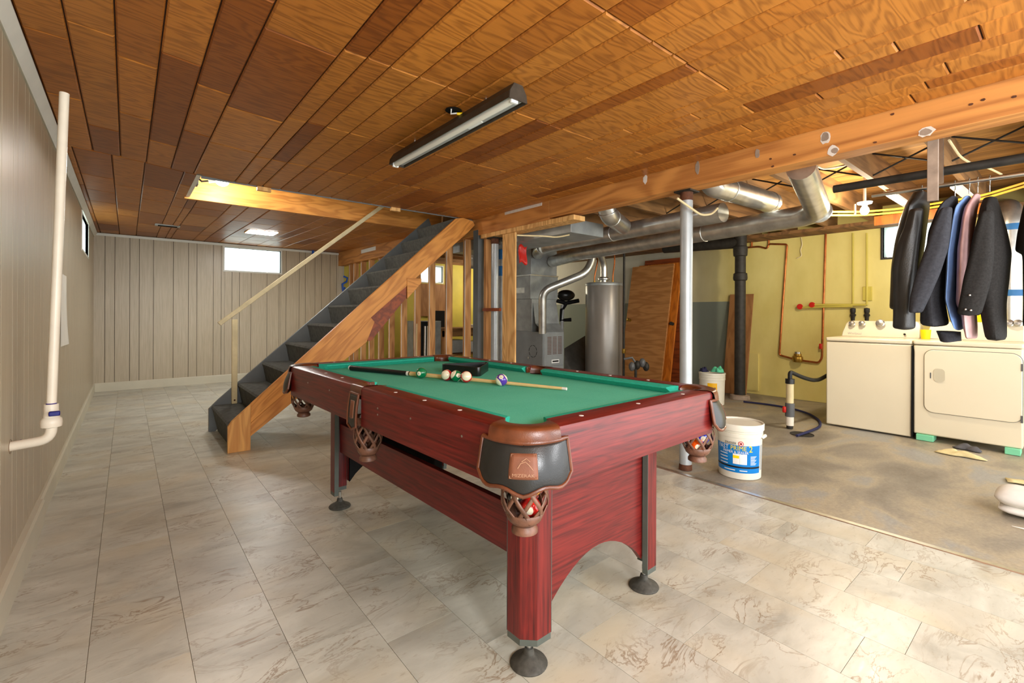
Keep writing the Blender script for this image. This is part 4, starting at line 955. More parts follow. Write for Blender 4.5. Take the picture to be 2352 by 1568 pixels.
# copper lines on the yellow wall (pixels traced on the wall plane)
WX = XR - .03
def wp(*pts): return [A(x_, y_, X=WX) for x_, y_ in pts]
cp = empty('water_line', 'copper water line with a brass meter looping down the yellow wall', 'pipe')
MB().tube(rounded(wp((1708, 569), (1744, 566), (1762, 571), (1766, 560), (1808, 561), (1790, 815), (1830, 826), (1880, 833), (1888, 822), (1897, 532)), .03, 4), .0125, 10).build('pipe', 'copper', cp)
MB().tube(wp((1727, 567), (1727, 532)), .012, 8).build('riser', 'copper', cp); MB().tube(wp((1766, 562), (1766, 530)), .012, 8).build('riser', 'copper', cp)
c = A(1835, 822, X=WX); c.x -= .045; MB().lathe([(.0, -.055), (.05, -.05), (.065, -.01), (.06, .02), (.045, .035), (.045, .06), (0, .062)], tuple(c), 16).build('meter', 'brass', cp)
MB().lathe([(.035, .06), (.035, .085), (0, .088)], tuple(c), 14).build('meter_cap', 'steel', cp)
c = A(1886, 795, X=WX); MB().cbox(c + Vector((-.02, 0, 0)), (.03, .03, .07)).build('red_handle', 'red_plastic', cp, bevel=.006)
sv = empty('washer_valves', 'washer supply valves with red wheels on a yellow wall pipe', 'pipe')
MB().tube([q_ - Vector((.035, 0, 0)) for q_ in wp((1868, 700), (1990, 700))], .014, 10).build('rail', 'bright_yellow', sv); MB().tube([q_ - Vector((.035, 0, 0)) for q_ in wp((1840, 706), (1960, 703))], .012, 10).build('rail', 'bright_yellow', sv)
for x_, y_ in ((1837, 704), (1865, 700)):
    c = A(x_, y_, X=WX - .04); MB().lathe([(0, -.01), (.034, -.008), (.038, 0), (.034, .008), (0, .01)], (0, 0, 0), 14).xf(Matrix.Translation(c) @ Matrix.Rotation(math.pi / 2, 4, 'Y')).build('wheel', 'red_plastic', sv)
for x_ in (1959, 1991):
    MB().tube(wp((x_, 535), (x_, 700)), .011, 8).build('riser', 'bright_yellow', sv)
    c = A(x_, 712, X=WX); MB().lathe([(.02, -.14), (.022, -.08), (.036, -.06), (.02, -.04), (.03, -.02), (.03, .02), (0, .03)], tuple(c), 12).build('tap', 'cast_iron', sv)
MB().box(WX, XR, A(2002, 670, X=WX).y, A(1981, 670, X=WX).y, A(1990, 690, X=WX).z, A(1990, 658, X=WX).z).build('cover_plate', 'bright_yellow', sv, bevel=.004)
for i, pts in enumerate((((1840, 545), (1843, 562), (1838, 575), (1842, 588), (1830, 593)),)):
    tag(MB().tube(rounded(wp(*pts), .03), .006, 6).build('loose_cable', 'cable_cream'), 'short loose cable dangling on the yellow wall above the meter', 'cable')
tag(MB().box(WX + .005, XR, A(1741, 850, X=WX).y, A(1707, 850, X=WX).y, A(1720, 895, X=WX).z, A(1720, 810, X=WX).z).build('wall_patch_board', 'yellow_wall', smooth=0), 'pale square board fixed low on the yellow wall behind the hose', 'board')
# floor stand pipe, hoses
ps = D(1815, 720, 4.70); dp = empty('drain_standpipe', 'plastic drain standpipe with red valve in the concrete floor', 'pipe', (ps.x, ps.y, 0))
for z0, z1, r_, mt, nm in ((0, .03, .03, 'cast_iron', 'floor_collar'), (.03, .12, .036, 'pvc_white', 'lower_pipe'), (.12, .255, .043, 'pvc_grey', 'check_valve'), (.255, .45, .034, 'cable_cream', 'upper_pipe'), (.45, .50, .042, 'black_plastic', 'rubber_coupling')):
    MB().lathe([(0, z0), (r_, z0), (r_, z1), (0, z1)], n=18).build(nm, mt, dp, bevel=.003)
MB().cbox(RT * -.055 + Vector((0, 0, .19)), (.035, .03, .06)).build('valve_handle', 'red_plastic', dp, bevel=.008)
wl = Vector((5.9, 1.70, .52))
pth = [Vector((ps.x, ps.y, .501)), Vector((ps.x, ps.y, .57)), D(1842, 866, 4.75), D(1866, 873, 4.85), D(1882, 872, 5.0), wl]
tag(MB().tube(rounded(pth, .08, 6), .02, 12).build('drain_hose', 'cable_black'), 'black washer drain hose bending into the standpipe', 'hose')
hp_ = [A(x_, y_, Z=.014) for x_, y_ in ((1708, 922), (1760, 928), (1812, 936), (1858, 949), (1884, 966), (1884, 980), (1860, 990), (1830, 1000))]
tag(MB().tube(rounded(hp_, .15, 5), .012, 10).build('garden_hose', 'rag_navy'), 'dark garden hose curling on the concrete by the standpipe', 'hose')
c = A(1842, 997, Z=0); tag(MB().lathe([(.10, .003), (.10, -.002), (0, .002)], tuple(c), 20).build('floor_drain', 'cast_iron'), 'dark round floor drain beside the standpipe', 'drain')
# ================================================================== WASHER AND DRYER
def appliance(name, y0, y1, z0, label):
    e = empty(name, label, name.replace('_', ' ').split()[-1] if name == 'dryer' else 'washer'); X0, X1 = 5.62, 6.28
    MB().box(X0, X1, y0, y1, z0, .868).build('body', 'appliance_white', e, bevel=.012)
    MB().box(X0 - .006, X1, y0 - .002, y1 + .002, .872, .912).build('top', 'appliance_white', e, bevel=.012)
    n_ = 8; cons = [(y0 + .02, .912)] + [(y0 + .02, 1.02)] + [(y0 + .06 - .04 * math.cos(k * math.pi / 2 / n_), 1.03 + .05 * math.sin(k * math.pi / 2 / n_)) for k in range(n_ + 1)]
    cons += [(y1 - .10 + .06 * math.sin(k * math.pi / 2 / n_), 1.03 + .05 * math.cos(k * math.pi / 2 / n_)) for k in range(n_ + 1)] + [(y1 - .02, .96), (y1 - .015, .912)]
    m = MB(); k2 = len(cons)
    m.add([(6.06 + (v - .912) * .35, u, v) for u, v in cons] + [(6.26, u, v) for u, v in cons], [tuple(range(k2)), tuple(range(2 * k2 - 1, k2 - 1, -1))] + [(k, k2 + k, k2 + (k + 1) % k2, (k + 1) % k2) for k in range(k2)])
    m.build('console', 'appliance_white', e, smooth=40, bevel=.006)
    return e
def knob(e, px, py, r):
    c = A(px, py, X=6.08); MB().lathe([(r * 1.25, 0), (r * 1.25, .006), (r, .01), (r * .9, .035), (0, .038)], (0, 0, 0), 18).xf(Matrix.Translation(c) @ Matrix.Rotation(-math.pi / 2 + .25, 4, 'Y')).build('dial', 'steel', e)
wa = appliance('washing_machine', .988, 1.675, .012, 'cream white top loading washing machine beside the yellow wall')
for px, py, r_ in ((1957, 743, .024), (1980, 743, .024), (2022, 742, .032)): knob(wa, px, py, r_)
text('brand_lettering', 'Whirlpool', .03, lambda x, y: (6.058 + .30 * (.945 + y - .912) - .004, 1.54 - x, .945 + y), 'label_grey', wa)
MB().cyl((6.06, 1.12, .95), (6.05, 1.12, .95), .01, 10).build('indicator', 'black_plastic', wa)
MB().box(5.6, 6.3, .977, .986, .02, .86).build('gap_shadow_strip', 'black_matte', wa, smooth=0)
dr = appliance('dryer', .287, .974, .055, 'cream white clothes dryer with a rounded door beneath the jackets')
for px in (2318, 2338): knob(dr, px, 742, .026)
d0, d1 = A(2123, 860, X=5.62).y, A(2349, 870, X=5.62).y; dz0, dz1 = .265, .83
def rrect(y0, y1, z0, z1, r_, n=6):
    out = []
    for cy, cz_, a0 in ((y1 - r_, z1 - r_, 0), (y0 + r_, z1 - r_, .5), (y0 + r_, z0 + r_, 1), (y1 - r_, z0 + r_, 1.5)):
        out += [(cy + r_ * math.cos((a0 + .5 * k / n) * math.pi), cz_ + r_ * math.sin((a0 + .5 * k / n) * math.pi)) for k in range(n + 1)]
    return out
m_ = min(d0, d1); M_ = max(d0, d1)
MB().prism(rrect(m_ - .004, M_ + .004, dz0 - .004, dz1 + .004, .07), 0, 5.617, 5.622).build('door_gasket', 'pvc_grey', dr, smooth=0)
dd = MB().prism(rrect(m_, M_, dz0, dz1, .066), 0, 5.606, 5.622).build('door', 'appliance_white', dr, smooth=30, bevel=.005)
c = A(2157, 862, X=5.6); MB().prism(rrect(c.y - .038, c.y + .038, c.z - .06, c.z + .06, .03), 0, 5.602, 5.608).build('handle_recess', 'appliance_trim', dd, smooth=30)
c = A(2137, 862, X=5.6); MB().box(5.6035, 5.607, c.y - .004, c.y + .004, c.z - .025, c.z + .025).build('latch_mark', 'pvc_grey', dd, smooth=0)
for zz in (.30, .72):
    MB().cbox((5.606, m_ + .002, zz), (.01, .014, .06)).build('hinge', 'pvc_grey', dr, bevel=.002)
for i, (px, lb) in enumerate(((2125, 'green foam block under the left corner of the dryer'), (2345, 'green foam block under the right corner of the dryer'))):
    c = A(px, 1012, X=5.63); tag(MB().box(5.60, 5.75, c.y - .06 if i == 0 else .30, c.y + .06 if i == 0 else .39, 0, .054).build('foam_block', 'foam_green', bevel=.004), lb, 'block', 'foam blocks under the dryer')
c = A(2126, 760, X=5.95); tag(MB().lathe([(0, 0), (.034, 0), (.042, .09), (.038, .09), (.032, .006), (0, .006)], (5.95, c.y, .913), 18).build('plastic_cup', 'label_yellow'), 'yellow plastic cup standing on the washer', 'cup')
# vent pipe with blue tape
vp = D(2322, 720, 4.5); ve = empty('dryer_vent', 'shiny metal vent pipe with blue tape rising behind the dryer', 'duct', (vp.x, vp.y, 0))
MB().tube(rounded([(0, 0, .95), (0, 0, 2.17), (.35, .1, 2.25)], .14, 6), .092, 20).build('pipe', 'galvanised', ve)
for z_ in (1.99, 1.36): MB().lathe([(.0935, z_ - .03), (.0945, z_), (.0935, z_ + .03)], n=20).build('tape_band', 'tape_blue', ve)
tag(MB().box(6.3, 6.36, vp.y + .12, vp.y + .26, .95, 1.2).build('yellow_box', 'label_yellow', bevel=.004), 'yellow box standing behind the dryer beside the vent pipe', 'box')
# ================================================================== BUCKETS
def bucket(name, c, r, h, label, lid=True):
    e = empty(name, label, 'bucket', (c[0], c[1], 0)); k = h / .37
    MB().lathe([(0, .004), (r * .90, .0), (r * .905, .01), (r * .955, h - .09), (r * .985, h - .088), (r * .985, h - .062), (r * .96, h - .06), (r * .985, h - .055), (r * .985, h - .03), (r * .965, h - .028), (r * .97, h)], n=40).build('pail', 'white_plastic', e)
    if lid:
        MB().lathe([(r * .985, h - .045), (r * 1.035, h - .042), (r * 1.04, h - .004), (r * 1.02, h + .002), (r * .97, h), (r * .955, h - .008), (0, h - .008)], n=40).build('lid', 'white_plastic', e)
    else: MB().lathe([(r * .93, h), (r * 1.0, h), (r * 1.005, h - .02), (r * .98, h - .022)], n=40).build('rim', 'white_plastic', e)
    return e
BC = D(1700, 720, 3.36); bk = bucket('paint_bucket', (BC.x, BC.y), .152, .375, 'white primer bucket with a blue label standing on the concrete')
fa = math.atan2(-BC.y, -BC.x)               # angle of the side facing the viewer
def onb(ang, z, off=.0015):               # label point: angle (radians, + = viewer's right), height
    r_ = .152 * (.905 + .05 * (z / .285)) + off; a_ = fa + ang; return (r_ * math.cos(a_), r_ * math.sin(a_), z)
def lab(a0, a1, z0, z1, mat, off, nm): return MB().grid(lambda u, v: onb(a0 + (a1 - a0) * u, z0 + (z1 - z0) * v, off), 20, 4).build(nm, mat, bk, smooth=60)
lab(-1.35, 1.05, .045, .235, 'label_blue', .001, 'label'); lab(-1.35, 1.05, .078, .090, 'label_black', .0016, 'label_band')
lab(-.30, .33, .105, .176, 'label_white', .0016, 'label_photo'); lab(-.30, -.02, .145, .165, 'label_yellow', .002, 'label_photo_roller'); lab(-.0, .008, .105, .176, 'label_grey', .002, 'label_photo_line')
lab(1.12, 1.35, .06, .235, 'label_grey', .0012, 'side_print'); 
bt = lambda da, z0: (lambda x, y: onb(da + x / .145, z0 + y * 1.1, .0022))
text('lettering', 'FAST', .040, bt(-.80, .214), 'label_white', bk); text('lettering', 'PRIME', .040, bt(-.05, .214), 'label_yellow', bk); text('lettering', '2', .056, bt(.50, .211), 'label_yellow', bk)
text('lettering', 'PRIMER & SEALER', .0225, bt(-.20, .186), 'label_white', bk)
text('lettering', 'ZINSSER', .022, bt(-.42, .246), 'label_black', bk)
for k, (r_, mt) in enumerate(((.017, 'label_red'), (.0125, 'label_white'), (.0085, 'label_red'), (.004, 'label_black'))):
    MB().add([onb(.06 + r_ * math.cos(t_ * math.pi / 12) / .145, .248 + r_ * math.sin(t_ * math.pi / 12), .0018 + .0004 * k) for t_ in range(24)], [tuple(range(24))]).build('target_mark', mt, bk, smooth=0)
for j in range(4): lab(-1.02, -.55, .165 - j * .022, .170 - j * .022, 'label_white', .0018, 'label_line')
for j in range(8): lab(.5, .82 - (j % 3) * .05, .160 - j * .008, .1635 - j * .008, 'label_white', .0018, 'label_line')
for a0, a1 in ((-.75, -.2), (.0, .35)): lab(a0, a1, .058, .064, 'label_white', .0018, 'label_line')
MB().tube([onb(1.25, .285, .004), onb(1.3, .30, .02), onb(1.35, .285, .004)], .012, 8).build('handle_ear', 'white_plastic', bk)
MB().cbox((.0, .05, .362), (.10, .03, .008)).build('lid_spout', 'white_plastic', bk, bevel=.003)
B2 = D(1636, 720, 6.0); b2 = bucket('cleaning_bucket', (B2.x, B2.y), .16, .40, 'white bucket with rags on it beyond the pool table corner', False)
fa2 = math.atan2(-B2.y, -B2.x)
MB().grid(lambda u, v: ((.153) * math.cos(fa2 - .35 + .75 * u), .153 * math.sin(fa2 - .35 + .75 * u), .19 + .09 * v), 10, 3).build('label', 'label_orange', b2, smooth=60)
for a_ in (-.28, -.02, .14): MB().grid(lambda u, v: (.1545 * math.cos(fa2 + a_ + .14 * u), .1545 * math.sin(fa2 + a_ + .14 * u), .205 + .02 * v), 4, 1).build('label_print', 'label_black', b2, smooth=60)
def rag(name, c, sx, sy, h, mat, label, seed):
    rr_ = random.Random(seed); n_ = 12; ph = [rr_.uniform(0, 6) for _ in range(6)]
    def f(u, v):
        x0_, y0_ = (u - .5) * 2, (v - .5) * 2; x, y = x0_ * math.sqrt(1 - y0_ * y0_ / 2), y0_ * math.sqrt(1 - x0_ * x0_ / 2); e = 1 + .25 * math.sin(3 * math.atan2(y, x) + ph[0]) + .12 * math.sin(5 * math.atan2(y, x) + ph[1])
        d2 = max(0, 1 - x * x - y * y); z_ = h * (d2 ** .6) * (.55 + .45 * math.sin(5 * x + ph[2]) * math.cos(4 * y + ph[3])) + h * .08
        return (c[0] + x * sx * e, c[1] + y * sy * e, c[2] + max(.002, z_))
    return tag(MB().grid(f, n_, n_).build(name, mat, smooth=80, solid=.004), label, 'cloth')
rag('rag', (B2.x + .05, B2.y - .055, .40), .072, .065, .09, 'rag_teal', 'mint green rag heaped on the white bucket', 3)
rag('rag', (B2.x - .06, B2.y + .075, .40), .045, .05, .08, 'rag_navy', 'navy blue rag bunched on the white bucket', 5)
# ================================================================== FLOOR CLOTHS
p = A(2205, 1046, Z=0); rag('floor_rag', (p.x, p.y, 0), .06, .13, .05, 'cloth_cream', 'crumpled cream cloth on the floor in front of the dryer', 8)
p = A(2225, 1034, Z=0); rag('floor_rag', (p.x + .02, p.y, 0), .05, .09, .05, 'cloth_grey', 'dark grey cloth tucked under the dryer edge', 9)
p, q = A(2316, 1104, Z=0), A(2352, 1106, Z=0)
tag(MB().grid(lambda u, v: (p.x + .02 * u + .055 * (v - .5) * 2 + .01 * math.sin(7 * u), p.y - .30 * u + .02 * v, .006 + .003 * math.sin(9 * u + 4 * v)), 8, 4).build('floor_cloth', 'cloth_cream', smooth=60, solid=.006), 'flat strip of cream cloth lying on the concrete at the right', 'cloth')
tw_ = empty('folded_towel', 'thick white folded towel lying on the concrete at the right edge', 'towel')
c = A(2352, 1185, Z=0); c.z = 0
def fold(r0, h0, z0, y0): 
    prof = [(math.cos(a_ * math.pi / 8), math.sin(a_ * math.pi / 8)) for a_ in range(16)]
    m = MB(); k2 = 16; vs = []
    for t_ in (0, .012, .04, .09, .16, .4, 1):
        s = max(.15, (1 - (1 - min(1, t_ / .16)) ** 2) ** .5)
        vs += [(c.x + r0 * u * (.55 + .45 * s) + .02 + .012 * math.sin(6 * t_ + 9 * z0), y0 - t_ * .5, z0 + h0 * (.5 + .5 * v * s)) for u, v in prof]
    m.add(vs, [(j * k2 + k, j * k2 + (k + 1) % k2, (j + 1) * k2 + (k + 1) % k2, (j + 1) * k2 + k) for j in range(6) for k in range(k2)] + [tuple(range(k2))]); return m
fold(.13, .07, .0, c.y + .10).build('lower_fold', 'cloth_white', tw_, smooth=80); fold(.14, .115, .04, c.y + .115).build('upper_fold', 'cloth_white', tw_, smooth=80)
p = A(2342, 1216, Z=0); tag(MB().grid(lambda u, v: (p.x + .02 - .05 * v * u, p.y + .03 - .3 * u, .004 + .014 * u * (1 - v)), 6, 4).build('floor_paper', 'paper', smooth=60, solid=.003), 'curled white paper lying on the floor below the towel', 'paper')
# ================================================================== CLOTHES RAIL
GX = 3.46
rd = empty('clothes_rail', 'thin steel clothes rail hung from the beam by a grey wooden strap', 'clothes rail')
ra, rb = A(2076, 446, X=GX), A(2352, 394, X=GX); ra.z = rb.z = 1.845
MB().tube([(GX, ra.y + .15, 1.86), (GX, -1.2, 1.83)], .012, 12).build('rod', 'steel', rd)
s0, s1 = A(2143, 335, X=3.25), A(2139, 462, X=3.25)
MB().box(3.45, 3.47, s0.y - .012, s0.y + .012, 1.86, 2.23).build('rod_hanger', 'steel', rd, smooth=0)
MB().box(3.24, 3.262, s0.y - .022, s0.y + .022, s1.z, 2.23).build('strap', 'scuff_grey', rd, bevel=.002)
tag(MB().tube([(3.66, 1.05, 1.985), (3.66, -1.2, 1.96)], .026, 14).build('iron_pipe', 'cast_iron'), 'long black iron pipe running behind the clothes rail', 'pipe')
def loft(levels, X, hx, z00=(2000, 400), sc=3.733, n=20, seed=0, wr=.01):
    rr_ = random.Random(seed); m = MB(); vs = []
    ph = [rr_.uniform(0, 6.28) for _ in range(4)]
    # resample levels for smooth outline
    L_ = []
    for (ya, la, ra_), (yb, lb, rb_) in zip(levels[:-1], levels[1:]):
        for k in range(4): t_ = k / 4; L_.append((ya + (yb - ya) * t_, la + (lb - la) * t_, ra_ + (rb_ - ra_) * t_))
    L_.append(levels[-1])
    for i, (y_, l_, r_) in enumerate(L_):
        pl, pr = A(z00[0] + l_ / sc, z00[1] + y_ / sc, X=X), A(z00[0] + r_ / sc, z00[1] + y_ / sc, X=X)
        cy, hy, z_ = (pl.y + pr.y) / 2, abs(pl.y - pr.y) / 2, (pl.z + pr.z) / 2; t_ = i / (len(L_) - 1)
        h_ = hx * (.35 + .65 * min(1, t_ * 5)) if hx > .1 else hx
        for k in range(n):
            a_ = 2 * math.pi * k / n; w_ = 1 + wr * 6 * t_ * math.sin(3 * a_ + ph[0] + 2 * t_) + wr * 4 * math.sin(5 * a_ + ph[1] + 5 * t_)
            vs.append((X + h_ * math.cos(a_) * w_, cy + hy * math.sin(a_) * (1 + .25 * wr * math.sin(7 * t_)), z_ + .004 * math.sin(2 * a_ + ph[2]) * t_))
    k2 = len(L_); m.add(vs, [(i * n + k, i * n + (k + 1) % n, (i + 1) * n + (k + 1) % n, (i + 1) * n + k) for i in range(k2 - 1) for k in range(n)] + [tuple(range(n)), tuple((k2 - 1) * n + k for k in range(n))])
    return m
def garment(name, label, cat, mat, body, sleeve=None, hook=None, bx=.17, seed=1, so=.235):
    e = empty(name, label, cat, group='clothes on the rail')
    loft(body, GX, bx, seed=seed, wr=.010).build('body', mat, e, smooth=75, sub=1)
    if sleeve:
        loft(sleeve, GX - so, .034, seed=seed + 1, wr=.02).build('sleeve', mat, e, smooth=75, sub=1)
        loft(sleeve, GX + so, .034, seed=seed + 2, wr=.02).build('sleeve', mat, e, smooth=75, sub=1)
    if hook:
        q = A(2000 + hook[0] / 3.733, 400 + hook[1] / 3.733, X=GX); yy = q.y; zz = 1.83 + .03 * (yy + 1.2) / (ra.y + .15 + 1.2)
        pts = [(GX, yy, q.z - .03), (GX, yy, zz - .035), (GX + .012, yy, zz - .022)] + [(GX + .0175 * math.cos(a_), yy, zz + .0175 * math.sin(a_)) for a_ in (-.6, 0, .6, 1.2, 1.8, 2.4, 3.0)]
        MB().tube(pts, .0025, 6).build('hanger_hook', 'steel', e)
    return e
garment('leather_jacket', 'black leather jacket hanging at the left end of the rail', 'jacket', 'leather_jacket',
        [(150, 372, 480), (250, 322, 500), (400, 262, 480), (600, 215, 455), (800, 185, 430), (1000, 178, 415), (1165, 172, 405)],
        [(290, 330, 455), (450, 285, 440), (600, 225, 420), (800, 180, 400), (1000, 185, 385), (1200, 190, 385), (1335, 186, 385)], (440, 150), seed=11)
bz = garment('suit_jacket', 'charcoal suit jacket hanging between the leather jacket and blue shirt', 'jacket', 'suit_charcoal',
        [(195, 700, 745), (250, 640, 740), (330, 580, 715), (500, 505, 690), (700, 480, 655), (900, 455, 640), (1100, 440, 632), (1310, 432, 672)],
        [(280, 600, 705), (450, 520, 690), (650, 460, 665), (850, 385, 600), (1050, 335, 510), (1190, 325, 440)], (722, 170), seed=21, so=.325)
loft([(1342, 565, 672), (1350, 566, 770), (1430, 598, 775)], GX, .11, seed=5).build('trouser_leg', 'suit_charcoal', bz, smooth=75)
garment('blue_shirt', 'light blue shirt hanging beside the pink shirt', 'shirt', 'shirt_blue',
        [(190, 815, 868), (300, 748, 795), (500, 714, 768), (700, 682, 736), (900, 668, 732), (1080, 660, 718), (1250, 700, 770), (1335, 750, 778)], None, (845, 120), .17, 31)
garment('pink_shirt', 'pale pink shirt hanging between the blue shirt and black jacket', 'shirt', 'shirt_pink',
        [(172, 892, 945), (300, 812, 908), (450, 792, 880), (650, 756, 872), (900, 750, 858), (1100, 738, 892), (1215, 790, 900), (1300, 800, 905), (1410, 835, 900)], None, (918, 110), .17, 41)
bj = garment('black_jacket', 'long black jacket with silver cuff buttons, widest on the rail', 'jacket', 'suit_black',
        [(200, 968, 1080), (290, 940, 1110), (500, 902, 1175), (680, 896, 1212), (900, 882, 1192), (1100, 928, 1165), (1430, 990, 1168)],
        [(310, 935, 1060), (500, 880, 1060), (700, 840, 1060), (900, 790, 1040), (1050, 765, 1000), (1215, 735, 948)], (1020, 100), seed=51)
for x_, y_ in ((848, 1036), (812, 1158), (857, 1165)):
    q = A(2000 + x_ / 3.733, 400 + y_ / 3.733, X=GX - .235 - .036); MB().sphere(q, .006, 8, 6).build('button', 'steel', bj)
garment('dark_coat', 'dark coat cut off by the right picture edge', 'jacket', 'suit_black',
        [(170, 1330, 1480), (300, 1300, 1540), (500, 1255, 1560), (650, 1235, 1560), (690, 1300, 1560), (1100, 1305, 1560), (1330, 1300, 1540)], None, (1420, 80), seed=61)
# ================================================================== JOIST BRIDGING, CABLES
yj = 1.065 - .46 * 5; js_ = [yj + .46 * k for k in range(24)]
for y_ in js_:
    if -.4 < y_ < 2.6:
        e = empty('joist_bridging', 'crossed black metal straps between two joists, ' + ('at the far right edge' if y_ < -.1 else 'nearest the dryer side' if y_ < .3 else 'above the clothes rail' if y_ < .8 else 'beside the bare bulb' if y_ < 1.3 else 'above the capped duct' if y_ < 1.8 else 'behind the steel post' if y_ < 2.3 else 'towards the water heater'), 'strap', group='joist bridging')
        for s in (0, 1): MB().tube([(4.55 + .02 * s, y_ + .02, 2.25 + .17 * s), (4.55 + .02 * s, y_ + .44, 2.42 - .17 * s)], .007, 6).build('strap', 'cast_iron', e)
def cable(name, pts, r, mat, label): return tag(MB().tube(rounded(pts, .12, 5), r, 8).build(name, mat), label, 'cable')
cable('cable', [D(2180, 322, 2.75), D(2205, 360, 3.0), D(2235, 378, 3.2), D(2270, 385, 3.4), D(2300, 400, 3.5)], .007, 'cable_cream', 'cream cable drooping from the beam over the jackets')
cable('cable', [D(1878, 382, 3.2), D(1890, 388, 3.3), D(1915, 385, 3.4), D(1945, 378, 3.6)], .007, 'cable_cream', 'cream cable looping under the beam beside the lower duct')
for i, (o_, lb) in enumerate(((0, 'upper yellow cable strung below the joists behind the rail'), (8, 'lower yellow cable strung below the joists behind the rail'))):
    cable('yellow_cable', [D(1895, 486 + o_, 4.3), D(1985, 486 + o_, 4.5), D(2080, 478 + o_, 4.4), D(2180, 462 + o_, 4.2), D(2260, 448 + o_, 3.8), D(2352, 420 + o_, 3.4)], .009, 'cable_yellow', lb)
cable('cable', [D(1648, 478, 3.5), D(1635, 492, 3.45), D(1610, 494, 3.4), D(1590, 480, 3.35), D(1555, 455, 3.3)], .008, 'cable_cream', 'cream cable looping behind the top of the steel post')
cable('cable', [D(1187, 540, 4.2), D(1215, 541, 4.3), D(1250, 542, 4.4), D(1280, 545, 4.5), D(1308, 539, 4.5)], .007, 'cable_cream', 'cream cable along the flat duct above the end post')
cable('cable', [Vector((3.08, 5.80, 1.0)), Vector((3.075, 5.80, .5)), Vector((3.07, 5.55, .15)), Vector((3.06, 5.4, .02))], .008, 'cable_cream', 'cream cable hanging down the studs under the staircase')
for (c0, c1, lb) in (((2040, 444), (2092, 478), 'white board nailed under the joists left of the leather jacket'), ((2195, 430), (2236, 463), 'white board nailed under the joists above the shirts')):
    a_, b_ = A(*c0, Z=2.195), A(*c1, Z=2.195)
    d_ = (b_ - a_).normalized(); sd = d_.cross(UP).normalized() * .035; m = MB()
    m.add([a_ - sd, a_ + sd, b_ + sd, b_ - sd] + [q + Vector((0, 0, .02)) for q in (a_ - sd, a_ + sd, b_ + sd, b_ - sd)], [(0, 1, 2, 3), (7, 6, 5, 4), (0, 4, 5, 1), (1, 5, 6, 2), (2, 6, 7, 3), (3, 7, 4, 0)])
    tag(m.build('nailer_board', 'label_white', smooth=0), lb, 'board')
tag(MB().box(6.3, 6.34, .55, 1.43, 2.12, 2.22).build('ledger_board', 'door_orange', bevel=.002), 'orange board under the joists above the yellow wall window', 'board')
# ================================================================== BEHIND THE STUDS
wb = empty('workbench', 'cluttered wooden workbench seen through the studs', 'workbench', (5.5, 8.3, 0))
MB().box(-.75, .75, -.35, .35, .80, .85).build('top', 'joist_wood', wb, bevel=.003)
for x_ in (-.68, .68):
    for y_ in (-.29, .29): MB().box(x_ - .045, x_ + .045, y_ - .045, y_ + .045, 0, .80).build('leg', 'stud_wood', wb, bevel=.002)
MB().box(-.72, .72, -.32, .32, .30, .33).build('shelf', 'joist_wood', wb, bevel=.002); MB().box(-.72, .72, -.335, -.30, .68, .80).build('apron', 'joist_wood', wb, bevel=.002)
def boxed(nm, c, d_, mat, lb, cat): return tag(MB().cbox(c, d_).build(nm, mat, bevel=.006), lb, cat)
boxed('monitor', (4.98, 8.35, 1.03), (.42, .08, .34), 'black_plastic', 'black flat box standing on the workbench', 'monitor')
boxed('paper_pile', (5.95, 8.2, .88), (.5, .35, .06), 'paper', 'white paper pile on the right of the workbench', 'paper')
boxed('storage_bin', (5.2, 8.3, .47), (.45, .4, .26), 'label_grey', 'pale bin on the left of the workbench shelf', 'bin')
boxed('storage_bin', (5.8, 8.3, .45), (.5, .4, .22), 'label_white', 'white bin on the right of the workbench shelf', 'bin')
boxed('shelf_cabinet', (4.35, 7.9, .5), (.5, .4, 1.0), 'galv_dull', 'grey metal cabinet behind the studs left of the workbench', 'cabinet')
boxed('black_speaker', (3.95, 7.2, .5), (.22, .28, 1.0), 'black_matte', 'tall black speaker standing behind the studs under the staircase', 'speaker')
boxed('wall_board', (5.12, YB - .03, 1.43), (.62, .03, .7), 'hardboard', 'brown board fixed below the small window behind the studs', 'board')
for k in range(3):
    q = D(975 + k * 7, 770, 7.0 + .1 * k); tag(MB().tube([(q.x, q.y, 0), (q.x + .03, q.y + .03, .95)], .018, 8).build('metal_rod', 'steel'), 'metal rod leaning behind the studs, ' + ('leftmost of three', 'middle of three', 'rightmost of three')[k], 'rod', 'metal rods behind the studs')
cc = D(1090, 590, 6.9); hoodl = empty('hanging_hopper', 'small sheet metal hopper hanging behind the studs', 'hopper')
MB().lathe([(.10, .12), (.10, -.05), (.05, -.17)], tuple(cc), 16).build('cone', 'galvanised', hoodl, solid=.004); MB().tube([cc + Vector((0, 0, .1)), Vector((cc.x, cc.y, 2.3))], .012, 8).build('hanger', 'steel', hoodl)
cl = D(1153, 700, 5.7); tag(MB().tube([(cl.x, cl.y, 0), (cl.x, cl.y, 1.92)], .048, 18).build('speckled_column', 'galv_dull'), 'speckled grey round column behind the end post', 'column')
for k, (z_, lb) in enumerate(((1.86, 'upper blue tape band on the speckled column'), (1.66, 'lower blue tape band on the speckled column'))):
    tag(MB().lathe([(.0495, -.06), (.051, 0), (.0495, .06)], (cl.x, cl.y, z_), 18).build('tape_band', 'tape_blue'), lb, 'tape')
cg = D(1100, 720, 5.4); tag(MB().box(cg.x - .05, cg.x + .05, cg.y - .05, cg.y + .05, 0, 2.1).build('grey_column', 'grey_paint', bevel=.004), 'square grey column behind the studs left of the furnace', 'column')
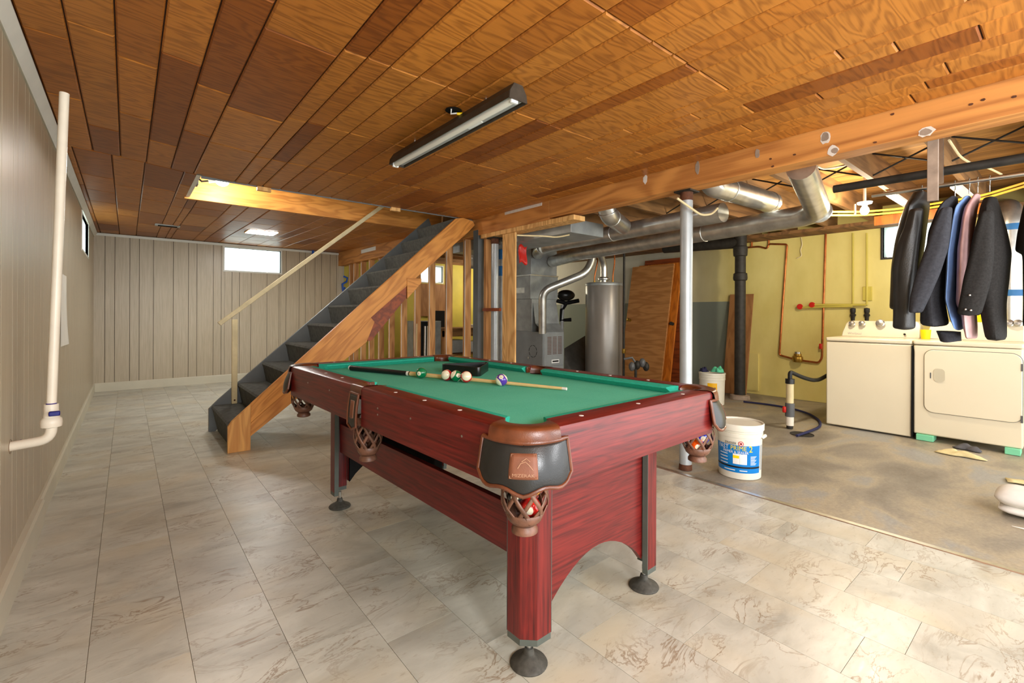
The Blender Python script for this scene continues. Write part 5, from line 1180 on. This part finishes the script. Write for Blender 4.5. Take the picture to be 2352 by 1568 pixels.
# exercise machine
ex = empty('exercise_machine', 'black exercise machine between the furnace and water heater', 'exercise machine')
zz = 7.4
MB().tube([D(1287, 880, zz), D(1292, 700, zz)], .028, 10).build('upright', 'label_grey', ex)
c = D(1300, 678, zz); MB().sphere(c, .16, 14, 10, (1, .8, .55)).build('console', 'black_plastic', ex)
MB().tube([D(1278, 690, zz), D(1300, 696, zz), D(1330, 690, zz)], .032, 10).build('handlebar', 'black_matte', ex)
MB().tube([D(1300, 697, zz), D(1290, 712, zz), D(1288, 735, zz), D(1312, 734, zz)], .03, 10).build('grip', 'black_matte', ex)
a_, b_ = D(1296, 800, 7.2), D(1345, 770, 7.6)
m = MB(); n0 = Vector((0, 0, .05)); a2, b2_ = D(1296, 870, 6.9), D(1346, 860, 7.1)
m.add([a_, b_, b2_, a2] + [q - n0 for q in (a_, b_, b2_, a2)], [(0, 1, 2, 3), (7, 6, 5, 4), (0, 4, 5, 1), (1, 5, 6, 2), (2, 6, 7, 3), (3, 7, 4, 0)]); m.build('deck', 'treadmill_grey', ex, smooth=0)
p = D(1115, 720, 9.5)
# blue clamp hanging at the back wall corner, small blue clip
hk = empty('hanging_clamp', 'blue clamp and cord hanging at the right end of the back wall', 'clamp')
q = A(790, 650, Y=YB - .04)
MB().tube([(q.x, q.y, 2.2), (q.x - .01, q.y, q.z + .12)], .006, 6).build('cord', 'label_grey', hk)
MB().tube([(q.x - .01, q.y, q.z + .13), (q.x + .06, q.y - .02, q.z + .10), (q.x + .05, q.y, q.z + .03), (q.x - .03, q.y, q.z - .02), (q.x - .02, q.y, q.z - .15), (q.x + .02, q.y, q.z - .08)], .018, 8).build('clamp_body', 'wire_blue', hk)
q = A(719, 577, Y=YB - .05); tag(MB().cbox((q.x, q.y, q.z), (.035, .03, .13)).build('blue_clip', 'wire_blue', bevel=.006), 'small blue clip on the trim above the handrail', 'clip')
q = A(846, 574, X=BF); tag(MB().box(BF - .004, BF, q.y - .3, q.y + .3, q.z - .03, q.z + .03).build('white_label_strip', 'label_white', smooth=0), 'pale strip stuck on the beam above the far studs', 'strip')
